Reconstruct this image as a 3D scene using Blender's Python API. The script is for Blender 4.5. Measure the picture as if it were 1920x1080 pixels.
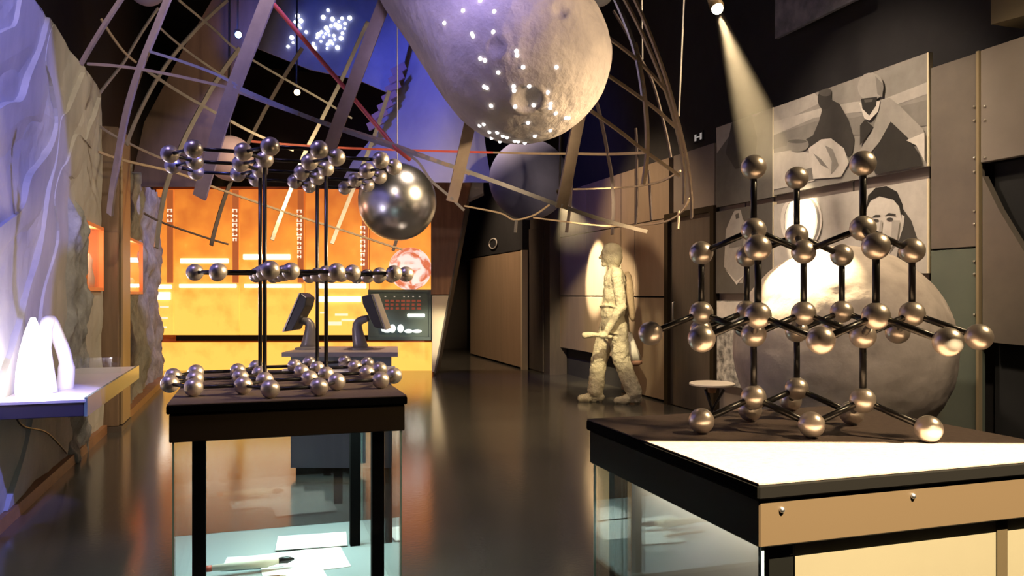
import bpy, bmesh, math, random
from mathutils import Vector, Matrix, noise
from mathutils.bvhtree import BVHTree

for o in list(bpy.data.objects):
    bpy.data.objects.remove(o)
C = bpy.context.scene.collection
S = bpy.context.scene

# ------------------------------------------------------------------ camera
F, HY, EYE = 1495.0, 550.0, 1.25
YAW = math.atan(482.0 / F)
CA, SA = math.cos(YAW), math.sin(YAW)
cam = bpy.data.cameras.new('camera')
cam.sensor_width = 36.0
cam.lens = F / 1920 * 36
cam.shift_y = (HY - 540) / 1920
cam.clip_start = 0.05
co = bpy.data.objects.new('camera', cam)
C.objects.link(co)
co.location = (0, 0, EYE)
co.rotation_euler = (math.pi / 2, 0, -YAW)
S.camera = co

# ------------------------------------------------------------------ world, exposure
w = bpy.data.worlds.new('dark_hall')
S.world = w
w.use_nodes = True
w.node_tree.nodes['Background'].inputs[0].default_value = (0.55, 0.5, 0.62, 1)
w.node_tree.nodes['Background'].inputs[1].default_value = 0.012
S.view_settings.view_transform = 'Standard'
S.view_settings.look = 'None'
S.view_settings.gamma = 1
S.view_settings.exposure = 0.0
S.view_settings.use_curve_mapping = False


# ------------------------------------------------------------------ pixel -> place helpers (1920 x 1080)
def px(x, y, d):                       # at distance d in front of the camera
    lat = (x - 960) / F * d
    return Vector((lat * CA + d * SA, -lat * SA + d * CA, EYE + (HY - y) / F * d))


def ray(x, y):
    return (px(x, y, 1.0) - Vector((0, 0, EYE)))


def onX(x, y, X):
    r = ray(x, y)
    return Vector((0, 0, EYE)) + r * (X / r.x)


def onZ(x, y, z):
    r = ray(x, y)
    return Vector((0, 0, EYE)) + r * ((z - EYE) / r.z)


def lamp(kind, name, loc, target, energy, color, size=0.1, angle=40, blend=0.3, sy=None):
    l = bpy.data.lights.new(name, kind)
    l.energy = energy
    l.color = color
    if kind == 'SPOT':
        l.spot_size = math.radians(angle)
        l.spot_blend = blend
        l.shadow_soft_size = size
    elif kind == 'AREA':
        l.size = size
        if sy:
            l.shape = 'RECTANGLE'
            l.size_y = sy
    else:
        l.shadow_soft_size = size
    o = bpy.data.objects.new(name, l)
    C.objects.link(o)
    o.location = loc
    if target is not None:
        o.rotation_euler = (Vector(target) - Vector(loc)).to_track_quat('-Z', 'Y').to_euler()
    return o


WARM = (1.0, 0.72, 0.40)
# stage spot behind the camera: front half of the right-hand case
CASE_L = Vector((1.35, -0.9, 4.2))
CASE_Q = [Vector((0.885, 1.752, 0.89)), Vector((2.05, 1.335, 0.89)), Vector((2.05, 0.85, 0.89)), Vector((0.885, 0.85, 0.89))]
lamp('SPOT', 'case_spot', CASE_L, (1.45, 1.25, 0.89), 24000, (1.0, 0.78, 0.46), 0.002, 44, 0.1)
# warm spots from the right over the models
lamp('SPOT', 'model_spot', (3.9, 0.2, 4.4), (1.4, 1.9, 1.2), 800, WARM, 0.25, 26, 0.6)
lamp('SPOT', 'lattice_spot', (4.2, 2.5, 2.7), (0.1, 3.35, 1.25), 2300, WARM, 0.2, 17, 0.6)
lamp('SPOT', 'violet_model_spot', (-1.0, 2.2, 4.3), (0.2, 3.2, 1.0), 130, (0.50, 0.40, 1.0), 0.2, 30, 0.7)
# violet and blue wash on the relief wall
lamp('SPOT', 'violet_wall_spot', (2.4, 1.2, 5.6), (-1.3, 4.2, 2.4), 2300, (0.20, 0.22, 1.0), 0.05, 31, 0.12)
lamp('SPOT', 'wall_fill_spot', (1.2, 6.0, 5.3), (-1.3, 7.2, 1.6), 260, (1.0, 0.82, 0.62), 0.2, 50, 0.8)
lamp('SPOT', 'far_wall_violet_spot', (0.6, 9.2, 4.2), (-1.3, 11.4, 1.9), 420, (0.52, 0.46, 1.0), 0.1, 40, 0.6)
# blue on the sail and screen
lamp('SPOT', 'blue_sail_spot', px(560, -260, 7.6), px(830, 190, 10.2), 380, (0.14, 0.16, 1.0), 0.2, 60, 0.7)
lamp('SPOT', 'blue_screen_spot', px(420, 60, 8.4), px(590, 60, 10.6), 110, (0.05, 0.14, 1.0), 0.2, 70, 0.8)
# asteroid and cage
lamp('SPOT', 'asteroid_warm_spot', (3.8, 0.8, 2.0), px(1010, 160, 3.4), 620, (1.0, 0.74, 0.48), 0.15, 26, 0.7)
lamp('SPOT', 'asteroid_violet_spot', px(820, -420, 2.4), px(880, 60, 3.5), 75, (0.50, 0.42, 1.0), 0.2, 50, 0.8)
lamp('SPOT', 'cage_warm_spot', (3.9, 3.4, 3.4), px(1180, 250, 6.2), 1200, (1.0, 0.72, 0.36), 0.1, 60, 0.8)
lamp('SPOT', 'cage_left_spot', (-0.4, 1.6, 4.2), px(420, 180, 6.0), 260, (1.0, 0.80, 0.62), 0.1, 50, 0.8)
# right wall wash
lamp('SPOT', 'picture_spot', (1.9, 4.6, 4.6), (4.4, 5.1, 1.9), 560, (1.0, 0.78, 0.55), 0.1, 52, 0.7)
lamp('SPOT', 'picture_accent', (2.7, 5.2, 4.4), onX(1505, 415, 4.42), 2400, (1.0, 0.82, 0.52), 0.02, 8, 0.6)
lamp('SPOT', 'panel_spot', (2.2, 9.4, 4.3), (4.45, 8.6, 1.3), 620, (1.0, 0.70, 0.40), 0.1, 60, 0.8)
lamp('SPOT', 'corridor_spot', (2.6, 12.6, 4.6), (4.17, 13.6, 0.9), 520, (1.0, 0.72, 0.45), 0.2, 60, 0.8)
lamp('SPOT', 'steel_spot', (2.4, 1.8, 3.6), (4.4, 3.8, 1.7), 260, (1.0, 0.78, 0.5), 0.1, 44, 0.6)
# added warm fill lights for the hall floor and the moon's front
lamp('SPOT', 'hall_fill_spot', (2.4, 5.0, 5.9), (2.2, 6.4, 0), 1100, (1.0, 0.76, 0.52), 0.4, 80, 0.9)
lamp('SPOT', 'moon_fill_spot', (2.6, 0.6, 4.8), (3.5, 4.1, 0.8), 600, (1.0, 0.78, 0.58), 0.3, 26, 0.8)


# ------------------------------------------------------------------ materials
MATS = {}


def mat(name, c, rough=0.6, metal=0.0, c2=None, scale=6.0, bump=0.0, bscale=None, emit=None, es=0.0, spec=None, detail=6, stretch=None, coat=0.0):
    if name in MATS:
        return MATS[name]
    m = bpy.data.materials.new(name)
    m.use_nodes = True
    nt = m.node_tree
    b = nt.nodes['Principled BSDF']
    b.inputs['Base Color'].default_value = (*c, 1)
    b.inputs['Roughness'].default_value = rough
    b.inputs['Metallic'].default_value = metal
    if spec is not None:
        b.inputs['Specular IOR Level'].default_value = spec
    if coat:
        b.inputs['Coat Weight'].default_value = coat
        b.inputs['Coat Roughness'].default_value = 0.12
    tc = nt.nodes.new('ShaderNodeTexCoord')
    mp = nt.nodes.new('ShaderNodeMapping')
    nt.links.new(tc.outputs['Object'], mp.inputs[0])
    if stretch:
        mp.inputs['Scale'].default_value = stretch
    n = nt.nodes.new('ShaderNodeTexNoise')
    n.inputs['Scale'].default_value = scale
    n.inputs['Detail'].default_value = detail
    n.inputs['Roughness'].default_value = 0.6
    nt.links.new(mp.outputs[0], n.inputs['Vector'])
    if c2:
        r = nt.nodes.new('ShaderNodeValToRGB')
        r.color_ramp.elements[0].position = 0.32
        r.color_ramp.elements[1].position = 0.68
        r.color_ramp.elements[0].color = (*c2, 1)
        r.color_ramp.elements[1].color = (*c, 1)
        nt.links.new(n.outputs['Fac'], r.inputs[0])
        nt.links.new(r.outputs[0], b.inputs['Base Color'])
    if bump:
        n2 = n
        if bscale:
            n2 = nt.nodes.new('ShaderNodeTexNoise')
            n2.inputs['Scale'].default_value = bscale
            n2.inputs['Detail'].default_value = 8
            nt.links.new(mp.outputs[0], n2.inputs['Vector'])
        bp = nt.nodes.new('ShaderNodeBump')
        bp.inputs['Strength'].default_value = bump
        bp.inputs['Distance'].default_value = 0.02
        nt.links.new(n2.outputs['Fac'], bp.inputs['Height'])
        nt.links.new(bp.outputs[0], b.inputs['Normal'])
    if emit:
        b.inputs['Emission Color'].default_value = (*emit, 1)
        b.inputs['Emission Strength'].default_value = es
    MATS[name] = m
    return m


def glass(name, tint=(0.965, 0.985, 0.98), refl=1.0, rough=0.02):
    if name in MATS:
        return MATS[name]
    m = bpy.data.materials.new(name)
    m.use_nodes = True
    nt = m.node_tree
    nt.nodes.clear()
    out = nt.nodes.new('ShaderNodeOutputMaterial')
    mx = nt.nodes.new('ShaderNodeMixShader')
    t = nt.nodes.new('ShaderNodeBsdfTransparent')
    g = nt.nodes.new('ShaderNodeBsdfGlossy')
    lw = nt.nodes.new('ShaderNodeLayerWeight')
    lw.inputs['Blend'].default_value = 0.5
    pw = nt.nodes.new('ShaderNodeMath')
    pw.operation = 'POWER'
    pw.inputs[1].default_value = 5.0
    f = nt.nodes.new('ShaderNodeMath')
    f.operation = 'MULTIPLY_ADD'
    f.inputs[1].default_value = 0.96
    f.inputs[2].default_value = 0.04
    nt.links.new(lw.outputs['Facing'], pw.inputs[0])
    nt.links.new(pw.outputs[0], f.inputs[0])
    t.inputs[0].default_value = (*tint, 1)
    g.inputs['Roughness'].default_value = rough
    g.inputs[0].default_value = (refl, refl, refl, 1)
    nt.links.new(f.outputs[0], mx.inputs[0])
    nt.links.new(t.outputs[0], mx.inputs[1])
    nt.links.new(g.outputs[0], mx.inputs[2])
    nt.links.new(mx.outputs[0], out.inputs[0])
    MATS[name] = m
    return m


def haze(name, dens, color):
    m = bpy.data.materials.new(name)
    m.use_nodes = True
    nt = m.node_tree
    nt.nodes.clear()
    out = nt.nodes.new('ShaderNodeOutputMaterial')
    v = nt.nodes.new('ShaderNodeVolumeScatter')
    v.inputs['Color'].default_value = (*color, 1)
    v.inputs['Density'].default_value = dens
    v.inputs['Anisotropy'].default_value = 0.0
    nt.links.new(v.outputs[0], out.inputs['Volume'])
    return m


def glow(name, c, s):
    return mat(name, c, 0.5, emit=c, es=s)


M_FLOOR = mat('polished_floor', (0.078, 0.072, 0.062), 0.14, c2=(0.058, 0.054, 0.047), scale=1.3, bump=0.02, bscale=40, spec=0.9)
M_BLACK = mat('black_wall', (0.018, 0.017, 0.02), 0.85, c2=(0.013, 0.012, 0.015))
M_CEIL = mat('black_ceiling', (0.012, 0.012, 0.014), 0.9)
M_RELIEF = mat('relief_plaster', (0.50, 0.47, 0.42), 0.8, c2=(0.38, 0.36, 0.32), scale=3, bump=0.25, bscale=18, stretch=(1, 1, 0.5))
M_ROCK = mat('rock_plaster', (0.36, 0.36, 0.33), 0.88, c2=(0.19, 0.19, 0.18), scale=7, bump=0.9, bscale=13)
M_WOODEDGE = mat('baseboard_wood', (0.34, 0.16, 0.07), 0.5, c2=(0.24, 0.11, 0.05), scale=9)
M_COLUMN = mat('column_wood', (0.17, 0.11, 0.07), 0.55, c2=(0.11, 0.07, 0.045), scale=5, stretch=(4, 4, 0.4))
M_APRON = mat('black_lacquer', (0.024, 0.017, 0.0105), 0.5, spec=0.08)
M_EDGE = mat('black_rubber_edge', (0.0016, 0.0015, 0.0015), 0.8, spec=0.03)
M_TABLETOP = mat('brown_felt_top', (0.115, 0.082, 0.068), 0.75, c2=(0.085, 0.06, 0.05), scale=60, bump=0.15, bscale=220)
M_GLASS = glass('clear_glass')
M_GLASSEDGE = mat('glass_edge', (0.20, 0.30, 0.27), 0.15, spec=0.6)
M_BALL = mat('brushed_steel_ball', (0.74, 0.67, 0.60), 0.34, 0.8, c2=(0.66, 0.59, 0.53), scale=30, bump=0.02)
M_ROD = mat('black_rod', (0.012, 0.011, 0.011), 0.30)
M_CHROME = mat('chrome', (0.68, 0.70, 0.80), 0.27, 1.0, c2=(0.56, 0.56, 0.6), scale=3)
M_STEELBAR = mat('brushed_bar', (0.55, 0.52, 0.50), 0.38, 0.85, c2=(0.42, 0.40, 0.38), scale=10)
M_TANBAR = mat('tan_bar', (0.46, 0.35, 0.24), 0.5, 0.2, c2=(0.36, 0.27, 0.19), scale=10)
M_DARKBAR = mat('dark_bar', (0.09, 0.07, 0.07), 0.5, 0.3)
M_REDBAR = mat('red_lit_bar', (0.62, 0.10, 0.07), 0.45, c2=(0.5, 0.08, 0.06), scale=10)  # red light on these bars is put into their colour
M_ASTEROID = mat('asteroid_skin', (0.56, 0.49, 0.43), 0.85, c2=(0.40, 0.35, 0.33), scale=7, bump=0.5, bscale=24)
M_MOON = mat('moon_globe', (0.62, 0.53, 0.43), 0.75, c2=(0.30, 0.25, 0.20), scale=2.6, bump=0.35, bscale=9, detail=9)
M_PLASTER = mat('sculpture_plaster', (0.72, 0.66, 0.50), 0.85, c2=(0.60, 0.54, 0.40), scale=30, bump=0.6, bscale=60)
M_PANEL = mat('wall_panel_metal', (0.30, 0.23, 0.175), 0.45, 0.25, c2=(0.24, 0.185, 0.145), scale=2.5, stretch=(1, 3, 0.4))
M_PANELG = mat('wall_panel_grey', (0.215, 0.18, 0.165), 0.5, 0.15, c2=(0.18, 0.15, 0.14), scale=2)
M_STEEL = mat('riveted_steel', (0.23, 0.20, 0.17), 0.45, 0.4, c2=(0.18, 0.155, 0.135), scale=3)
M_WOOD = mat('slanted_fin_wood', (0.25, 0.125, 0.075), 0.5, c2=(0.17, 0.08, 0.05), scale=5, stretch=(5, 5, 0.4))
M_BEIGE = mat('beige_panel', (0.56, 0.47, 0.35), 0.6, c2=(0.5, 0.42, 0.31), scale=2)
M_DARKWOOD = mat('dark_wood', (0.075, 0.058, 0.05), 0.5, c2=(0.05, 0.04, 0.036), scale=5, stretch=(4, 4, 0.4))
M_CONSOLE = mat('console_grey', (0.17, 0.19, 0.21), 0.55)
M_CONSOLETOP = mat('console_top', (0.34, 0.29, 0.28), 0.5)
M_MONITOR = mat('monitor_shell', (0.05, 0.05, 0.06), 0.35)
M_STAND = mat('monitor_stand', (0.26, 0.24, 0.24), 0.35, 0.3)
M_WHITE = mat('white_paper', (0.8, 0.78, 0.74), 0.8)
M_SAIL = mat('pale_sail', (0.42, 0.42, 0.50), 0.8, c2=(0.33, 0.33, 0.42), scale=1.6)
M_SCREEN = mat('night_sky_screen', (0.28, 0.30, 0.42), 0.7, c2=(0.13, 0.14, 0.24), scale=0.9)
M_TEAL = mat('teal_display', (0.10, 0.145, 0.14), 0.4)


# ------------------------------------------------------------------ object helpers
WLOC = {}


def props(o, label=None, cat=None, group=None, kind=None):
    if label:
        o['label'] = label
    if cat:
        o['category'] = cat
    if group:
        o['group'] = group
    if kind:
        o['kind'] = kind
    return o


def wl(o):
    return WLOC.get(o.name, Vector((0, 0, 0)))


def thing(name, loc, label=None, cat=None, group=None, kind=None):
    o = bpy.data.objects.new(name, None)
    o.empty_display_size = 0.1
    C.objects.link(o)
    o.location = loc
    WLOC[o.name] = Vector(loc)
    return props(o, label, cat, group, kind)


def place(name, me, wloc, parent=None):
    o = bpy.data.objects.new(name, me)
    C.objects.link(o)
    wloc = Vector(wloc)
    if parent:
        o.parent = parent
        o.location = wloc - wl(parent)
    else:
        o.location = wloc
    WLOC[o.name] = wloc
    return o


def obj(name, vf, m, parent=None, label=None, cat=None, group=None, kind=None, smooth=False, bevel=0.0):
    verts, faces = vf
    verts = [Vector(v) for v in verts]
    lo = [min(v[i] for v in verts) for i in range(3)]
    hi = [max(v[i] for v in verts) for i in range(3)]
    c = Vector(((lo[0] + hi[0]) / 2, (lo[1] + hi[1]) / 2, lo[2]))
    me = bpy.data.meshes.new(name)
    me.from_pydata([v - c for v in verts], [], faces)
    bm = bmesh.new()
    bm.from_mesh(me)
    bmesh.ops.recalc_face_normals(bm, faces=bm.faces)
    if bevel:
        bmesh.ops.bevel(bm, geom=list(bm.edges), offset=bevel, segments=1, affect='EDGES')
    bm.to_mesh(me)
    bm.free()
    me.materials.append(m)
    if smooth:
        for p in me.polygons:
            p.use_smooth = True
    o = place(name, me, c, parent)
    return props(o, label, cat, group, kind)


def join(*vfs):
    V, Fc = [], []
    for v, f in vfs:
        k = len(V)
        V += list(v)
        Fc += [[i + k for i in q] for q in f]
    return V, Fc


BOXF = [(0, 1, 3, 2), (4, 6, 7, 5), (0, 4, 5, 1), (2, 3, 7, 6), (0, 2, 6, 4), (1, 5, 7, 3)]


def box(x0, x1, y0, y1, z0, z1):
    return [(x, y, z) for x in (x0, x1) for y in (y0, y1) for z in (z0, z1)], BOXF


def obox(c, ax, ay, az):               # oriented box: centre and three half-axes
    c = Vector(c)
    return [c + ax * i + ay * j + az * k for i in (-1, 1) for j in (-1, 1) for k in (-1, 1)], BOXF


def prism(pts, off):                   # planar outline extruded by a vector
    n = len(pts)
    off = Vector(off)
    V = [Vector(p) for p in pts] + [Vector(p) + off for p in pts]
    Fc = [list(range(n)), list(range(2 * n - 1, n - 1, -1))]
    Fc += [(i, (i + 1) % n, n + (i + 1) % n, n + i) for i in range(n)]
    return V, Fc


def sphere(c, r, seg=32, rings=20, sc=(1, 1, 1)):
    V = [(c[0], c[1], c[2] + r * sc[2])]
    for i in range(1, rings):
        t = math.pi * i / rings
        for j in range(seg):
            a = 2 * math.pi * j / seg
            V.append((c[0] + r * sc[0] * math.sin(t) * math.cos(a), c[1] + r * sc[1] * math.sin(t) * math.sin(a), c[2] + r * sc[2] * math.cos(t)))
    V.append((c[0], c[1], c[2] - r * sc[2]))
    Fc = [(0, 1 + j, 1 + (j + 1) % seg) for j in range(seg)]
    for i in range(rings - 2):
        for j in range(seg):
            a = 1 + i * seg + j
            b = 1 + i * seg + (j + 1) % seg
            Fc.append((a, a + seg, b + seg, b))
    k = 1 + (rings - 2) * seg
    Fc += [(k + (j + 1) % seg, k + j, len(V) - 1) for j in range(seg)]
    return V, Fc


def tube(pts, rads, seg=12, cap=True):
    pts = [Vector(p) for p in pts]
    if not isinstance(rads, (list, tuple)):
        rads = [rads] * len(pts)
    V, Fc = [], []
    up = Vector((0, 0, 1))
    u = None
    for i, p in enumerate(pts):
        t = (pts[min(i + 1, len(pts) - 1)] - pts[max(i - 1, 0)]).normalized()
        if u is None:
            u = t.cross(up)
            if u.length < 0.1:
                u = t.cross(Vector((1, 0, 0)))
        u = (u - t * u.dot(t)).normalized()
        v = t.cross(u)
        for j in range(seg):
            a = 2 * math.pi * j / seg
            V.append(p + (u * math.cos(a) + v * math.sin(a)) * rads[i])
    for i in range(len(pts) - 1):
        for j in range(seg):
            a, b = i * seg + j, i * seg + (j + 1) % seg
            Fc.append((a, b, b + seg, a + seg))
    if cap:
        Fc += [list(range(seg))[::-1], [(len(pts) - 1) * seg + j for j in range(seg)]]
    return V, Fc


def strip(pts, width, thick, centre):  # flat bar lying on a sphere round centre
    pts = [Vector(p) for p in pts]
    V, Fc = [], []
    for i, p in enumerate(pts):
        t = (pts[min(i + 1, len(pts) - 1)] - pts[max(i - 1, 0)]).normalized()
        n = (p - centre).normalized()
        s = t.cross(n).normalized()
        for a, b in ((-1, -1), (1, -1), (1, 1), (-1, 1)):
            V.append(p + s * (a * width / 2) + n * (b * thick / 2))
    for i in range(len(pts) - 1):
        for j in range(4):
            a, b = i * 4 + j, i * 4 + (j + 1) % 4
            Fc.append((a, b, b + 4, a + 4))
    k = (len(pts) - 1) * 4
    Fc += [(3, 2, 1, 0), (k, k + 1, k + 2, k + 3)]
    return V, Fc


def lathe(c, prof, seg=32):            # prof: (radius, z)
    V, Fc = [], []
    for r, z in prof:
        for j in range(seg):
            a = 2 * math.pi * j / seg
            V.append((c[0] + r * math.cos(a), c[1] + r * math.sin(a), c[2] + z))
    for i in range(len(prof) - 1):
        for j in range(seg):
            a, b = i * seg + j, i * seg + (j + 1) % seg
            Fc.append((a, b, b + seg, a + seg))
    Fc += [list(range(seg))[::-1], [(len(prof) - 1) * seg + j for j in range(seg)]]
    return V, Fc


def spline(pts, n=6):                  # Catmull-Rom through the points
    P = [Vector(p) for p in pts]
    if len(P) < 3:
        return [P[0].lerp(P[-1], i / n) for i in range(n + 1)]
    out = []
    for i in range(len(P) - 1):
        p0, p1, p2, p3 = P[max(i - 1, 0)], P[i], P[i + 1], P[min(i + 2, len(P) - 1)]
        for k in range(n):
            t = k / n
            out.append(0.5 * (2 * p1 + (p2 - p0) * t + (2 * p0 - 5 * p1 + 4 * p2 - p3) * t * t + (3 * p1 - p0 - 3 * p2 + p3) * t ** 3))
    out.append(P[-1])
    return out


def V2(x, y):
    return Vector((x, y, 0))


# ================================================================== THE SETTING
obj('floor', box(-2.2, 6.5, -3.0, 18.2, -0.1, 0), M_FLOOR, kind='structure', label='dark polished floor of the exhibition hall')
obj('ceiling', box(-2.2, 6.5, -3.0, 18.2, 6.0, 6.1), M_CEIL, kind='structure', label='black ceiling of the exhibition hall')
# four added, unseen flaps that cut the right-hand case light to a straight edge
grid_ = thing('added_light_flaps', (CASE_L.x, CASE_L.y, 6.0), kind='structure', label='added black flaps behind the viewer that shape the light on the right-hand case')
hole = [CASE_L + (q - CASE_L) * 0.15 for q in CASE_Q]
hc = sum(hole, Vector()) / 4
for a in range(4):
    p, q = hole[a], hole[(a + 1) % 4]
    obj('light_flap', prism([p, q, hc + (q - hc) * 14, hc + (p - hc) * 14], (0, 0, 0.004)), M_BLACK, grid_)
obj('flap_rod', tube([(CASE_L.x, CASE_L.y - 0.06, 4.3), (CASE_L.x, CASE_L.y - 0.06, 6.0)], 0.02, 8), M_BLACK, grid_)
obj('wall_back', box(-2.2, 6.5, 17.6, 17.8, 0, 6.0), mat('back_wall_brown', (0.09, 0.06, 0.045), 0.7), kind='structure', label='dark brown wall at the far end of the corridor')

# ---- left wall: dark backing, relief slab with layers, rock slab
XL = -1.3
obj('wall_left', box(-1.9, -1.75, -3.0, 17.6, 0, 6.0), M_BLACK, kind='structure', label='black wall behind the relief panels on the left')


def grid_slab(name, y0, y1, z1, hole, depth, amp, m, ny=90, nz=48, seed=0, edge=0.0):
    ys = sorted(set([round(y0 + (y1 - y0) * i / ny, 4) for i in range(ny + 1)] + [hole[0], hole[1]]))
    zs = sorted(set([round(z1 * i / nz, 4) for i in range(nz + 1)] + [hole[2], hole[3]]))
    V, Fc, idx = [], [], {}
    for i, y in enumerate(ys):
        for k, z in enumerate(zs):
            n = noise.fractal(Vector((seed, y * 2.2, z * 2.2)), 0.8, 2.1, 5)
            n += 0.6 * abs(noise.noise(Vector((seed + 5, y * 1.1 + z * 0.7, z * 0.9))))
            zz = z
            if edge and k == len(zs) - 1:
                zz = z + edge * noise.noise(Vector((seed + 9, y * 2.5, 0)))
            yy = y
            if edge and i == len(ys) - 1:
                yy = y + edge * noise.noise(Vector((seed + 3, z * 3.0, 0)))
            inh = hole[0] - 1e-4 <= y <= hole[1] + 1e-4 and hole[2] - 1e-4 <= z <= hole[3] + 1e-4
            idx[i, k] = len(V)
            V.append((XL + (0 if inh else amp * n), yy, zz))
    for i in range(len(ys) - 1):
        for k in range(len(zs) - 1):
            yc, zc = (ys[i] + ys[i + 1]) / 2, (zs[k] + zs[k + 1]) / 2
            if hole[0] < yc < hole[1] and hole[2] < zc < hole[3]:
                continue
            Fc.append((idx[i, k], idx[i + 1, k], idx[i + 1, k + 1], idx[i, k + 1]))
    # side returns back to depth
    def back(ids):
        for a, b in zip(ids[:-1], ids[1:]):
            va, vb = V[a], V[b]
            k = len(V)
            V.extend([(XL - depth, va[1], va[2]), (XL - depth, vb[1], vb[2])])
            Fc.append((a, b, k + 1, k))
    back([idx[len(ys) - 1, k] for k in range(len(zs))])
    back([idx[0, k] for k in range(len(zs))])
    back([idx[i, len(zs) - 1] for i in range(len(ys))])
    return V, Fc


slab = thing('wall_relief', (XL, 5, 0), kind='structure', label='pale relief wall built up of wavy plaster layers')
obj('relief_base', grid_slab('relief', 0.5, 7.9, 3.05, (7.08, 7.82, 1.27, 1.83), 0.4, 0.02, M_RELIEF, seed=2), M_RELIEF, slab)
LAY = [
    [(181, 182), (172, 215), (160, 240), (152, 262), (136, 252), (118, 300), (104, 320), (92, 372), (100, 450), (70, 560), (62, 700), (40, 830), (0, 960)],
    [(150, 135), (140, 160), (120, 205), (104, 225), (96, 300), (84, 352), (66, 470), (44, 540), (18, 640), (-30, 760), (-120, 900)],
    [(92, 40), (82, 62), (75, 112), (88, 160), (98, 230), (84, 282), (48, 330), (30, 390), (-20, 430), (-120, 520)],
    [(86, 8), (72, 75), (46, 140), (30, 186), (-5, 196), (-90, 260)],
    [(40, -60), (27, 0), (18, 42), (-2, 54), (-80, 90)],
]
for k, pl in enumerate(LAY):
    curve = spline([V2(*p) for p in pl], 5)
    pts = [onX(p.x, p.y, XL) for p in curve]
    pts = [Vector((XL, p.y, min(max(p.z, 0.02), 3.04))) for p in pts]
    V, Fc = [], []
    for p in pts:
        yr = min(p.y + 1.1, 7.0 if p.z < 2.1 else 7.85)
        V += [(XL - 0.04, p.y, p.z), (XL + 0.034, p.y + 0.010, p.z), (XL + 0.018, p.y + 0.35 * (yr - p.y), p.z), (XL - 0.04, max(yr, p.y + 0.05), p.z)]
    for i in range(len(pts) - 1):
        for j in range(4):
            Fc.append((i * 4 + j, i * 4 + (j + 1) % 4, i * 4 + 4 + (j + 1) % 4, i * 4 + 4 + j))
    Fc += [(3, 2, 1, 0), tuple(len(V) - 4 + q for q in range(4))]
    obj('rock_layer', (V, Fc), M_RELIEF, slab)
slab2 = thing('wall_rock', (XL, 10.4, 0), kind='structure', label='rough grey rock wall beyond the wooden column')
obj('rock_face', grid_slab('rock', 8.5, 12.35, 2.62, (8.95, 10.4, 1.24, 1.85), 0.4, 0.075, M_ROCK, 80, 56, seed=11, edge=0.12), M_ROCK, slab2, smooth=True)
# rough rock patch beside the first niche
V, Fc = [], []
ny, nz = 44, 60
for i in range(ny + 1):
    for k in range(nz + 1):
        z = (1.95 + 0.25 * noise.noise(Vector((i * 0.12, 7, 2)))) * k / nz
        ya = 6.35 + 0.35 * noise.noise(Vector((1, z * 2, 0))) + 0.35 * abs(z - 1.2) * 0.4
        y = ya + (7.06 - ya) * i / ny
        e = min(i / 6, 1, (ny - i) / 3, (nz - k) / 6)
        V.append((XL - 0.03 + e * (0.075 + 0.06 * noise.fractal(Vector((4, y * 3, z * 3)), 0.8, 2.1, 5)), y, z))
for i in range(ny):
    for k in range(nz):
        a = i * (nz + 1) + k
        Fc.append((a, a + nz + 1, a + nz + 2, a + 1))
obj('rock_patch', (V, Fc), M_ROCK, slab, smooth=True)
# baseboards
obj('baseboard_left', box(XL - 0.02, XL + 0.045, 0.5, 7.88, 0, 0.075), M_WOODEDGE, kind='structure', label='reddish wooden baseboard under the relief wall')
obj('baseboard_far_left', box(XL - 0.02, XL + 0.11, 8.52, 12.4, 0, 0.075), M_WOODEDGE, kind='structure', label='reddish wooden baseboard under the rock wall')
# column
colm = thing('wooden_column', (-1.3, 8.2, 0), label='dark wooden column standing between relief wall and rock wall', cat='column')
obj('shaft', box(-1.5, -1.17, 7.92, 8.48, 0.05, 2.75), M_COLUMN, colm, bevel=0.008)
obj('foot', box(-1.52, -1.14, 7.9, 8.5, 0, 0.05), M_DARKWOOD, colm)
obj('lit_face', box(-1.165, -1.145, 8.0, 8.46, 0.06, 2.74), mat('lit_face_tan', (0.34, 0.24, 0.13), 0.45, 0.3), colm)  # tan sheet: light on the column's room side put into colour

# niches with lit displays
M_NICHE = mat('niche_orange', (0.72, 0.22, 0.07), 0.6, emit=(1.0, 0.26, 0.06), es=0.2)
M_NICHEBACK = mat('niche_lightbox', (0.9, 0.5, 0.25), 0.6, emit=(1.0, 0.40, 0.15), es=0.6)
M_SPEC = mat('pale_specimen', (0.85, 0.75, 0.65), 0.6)


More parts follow.
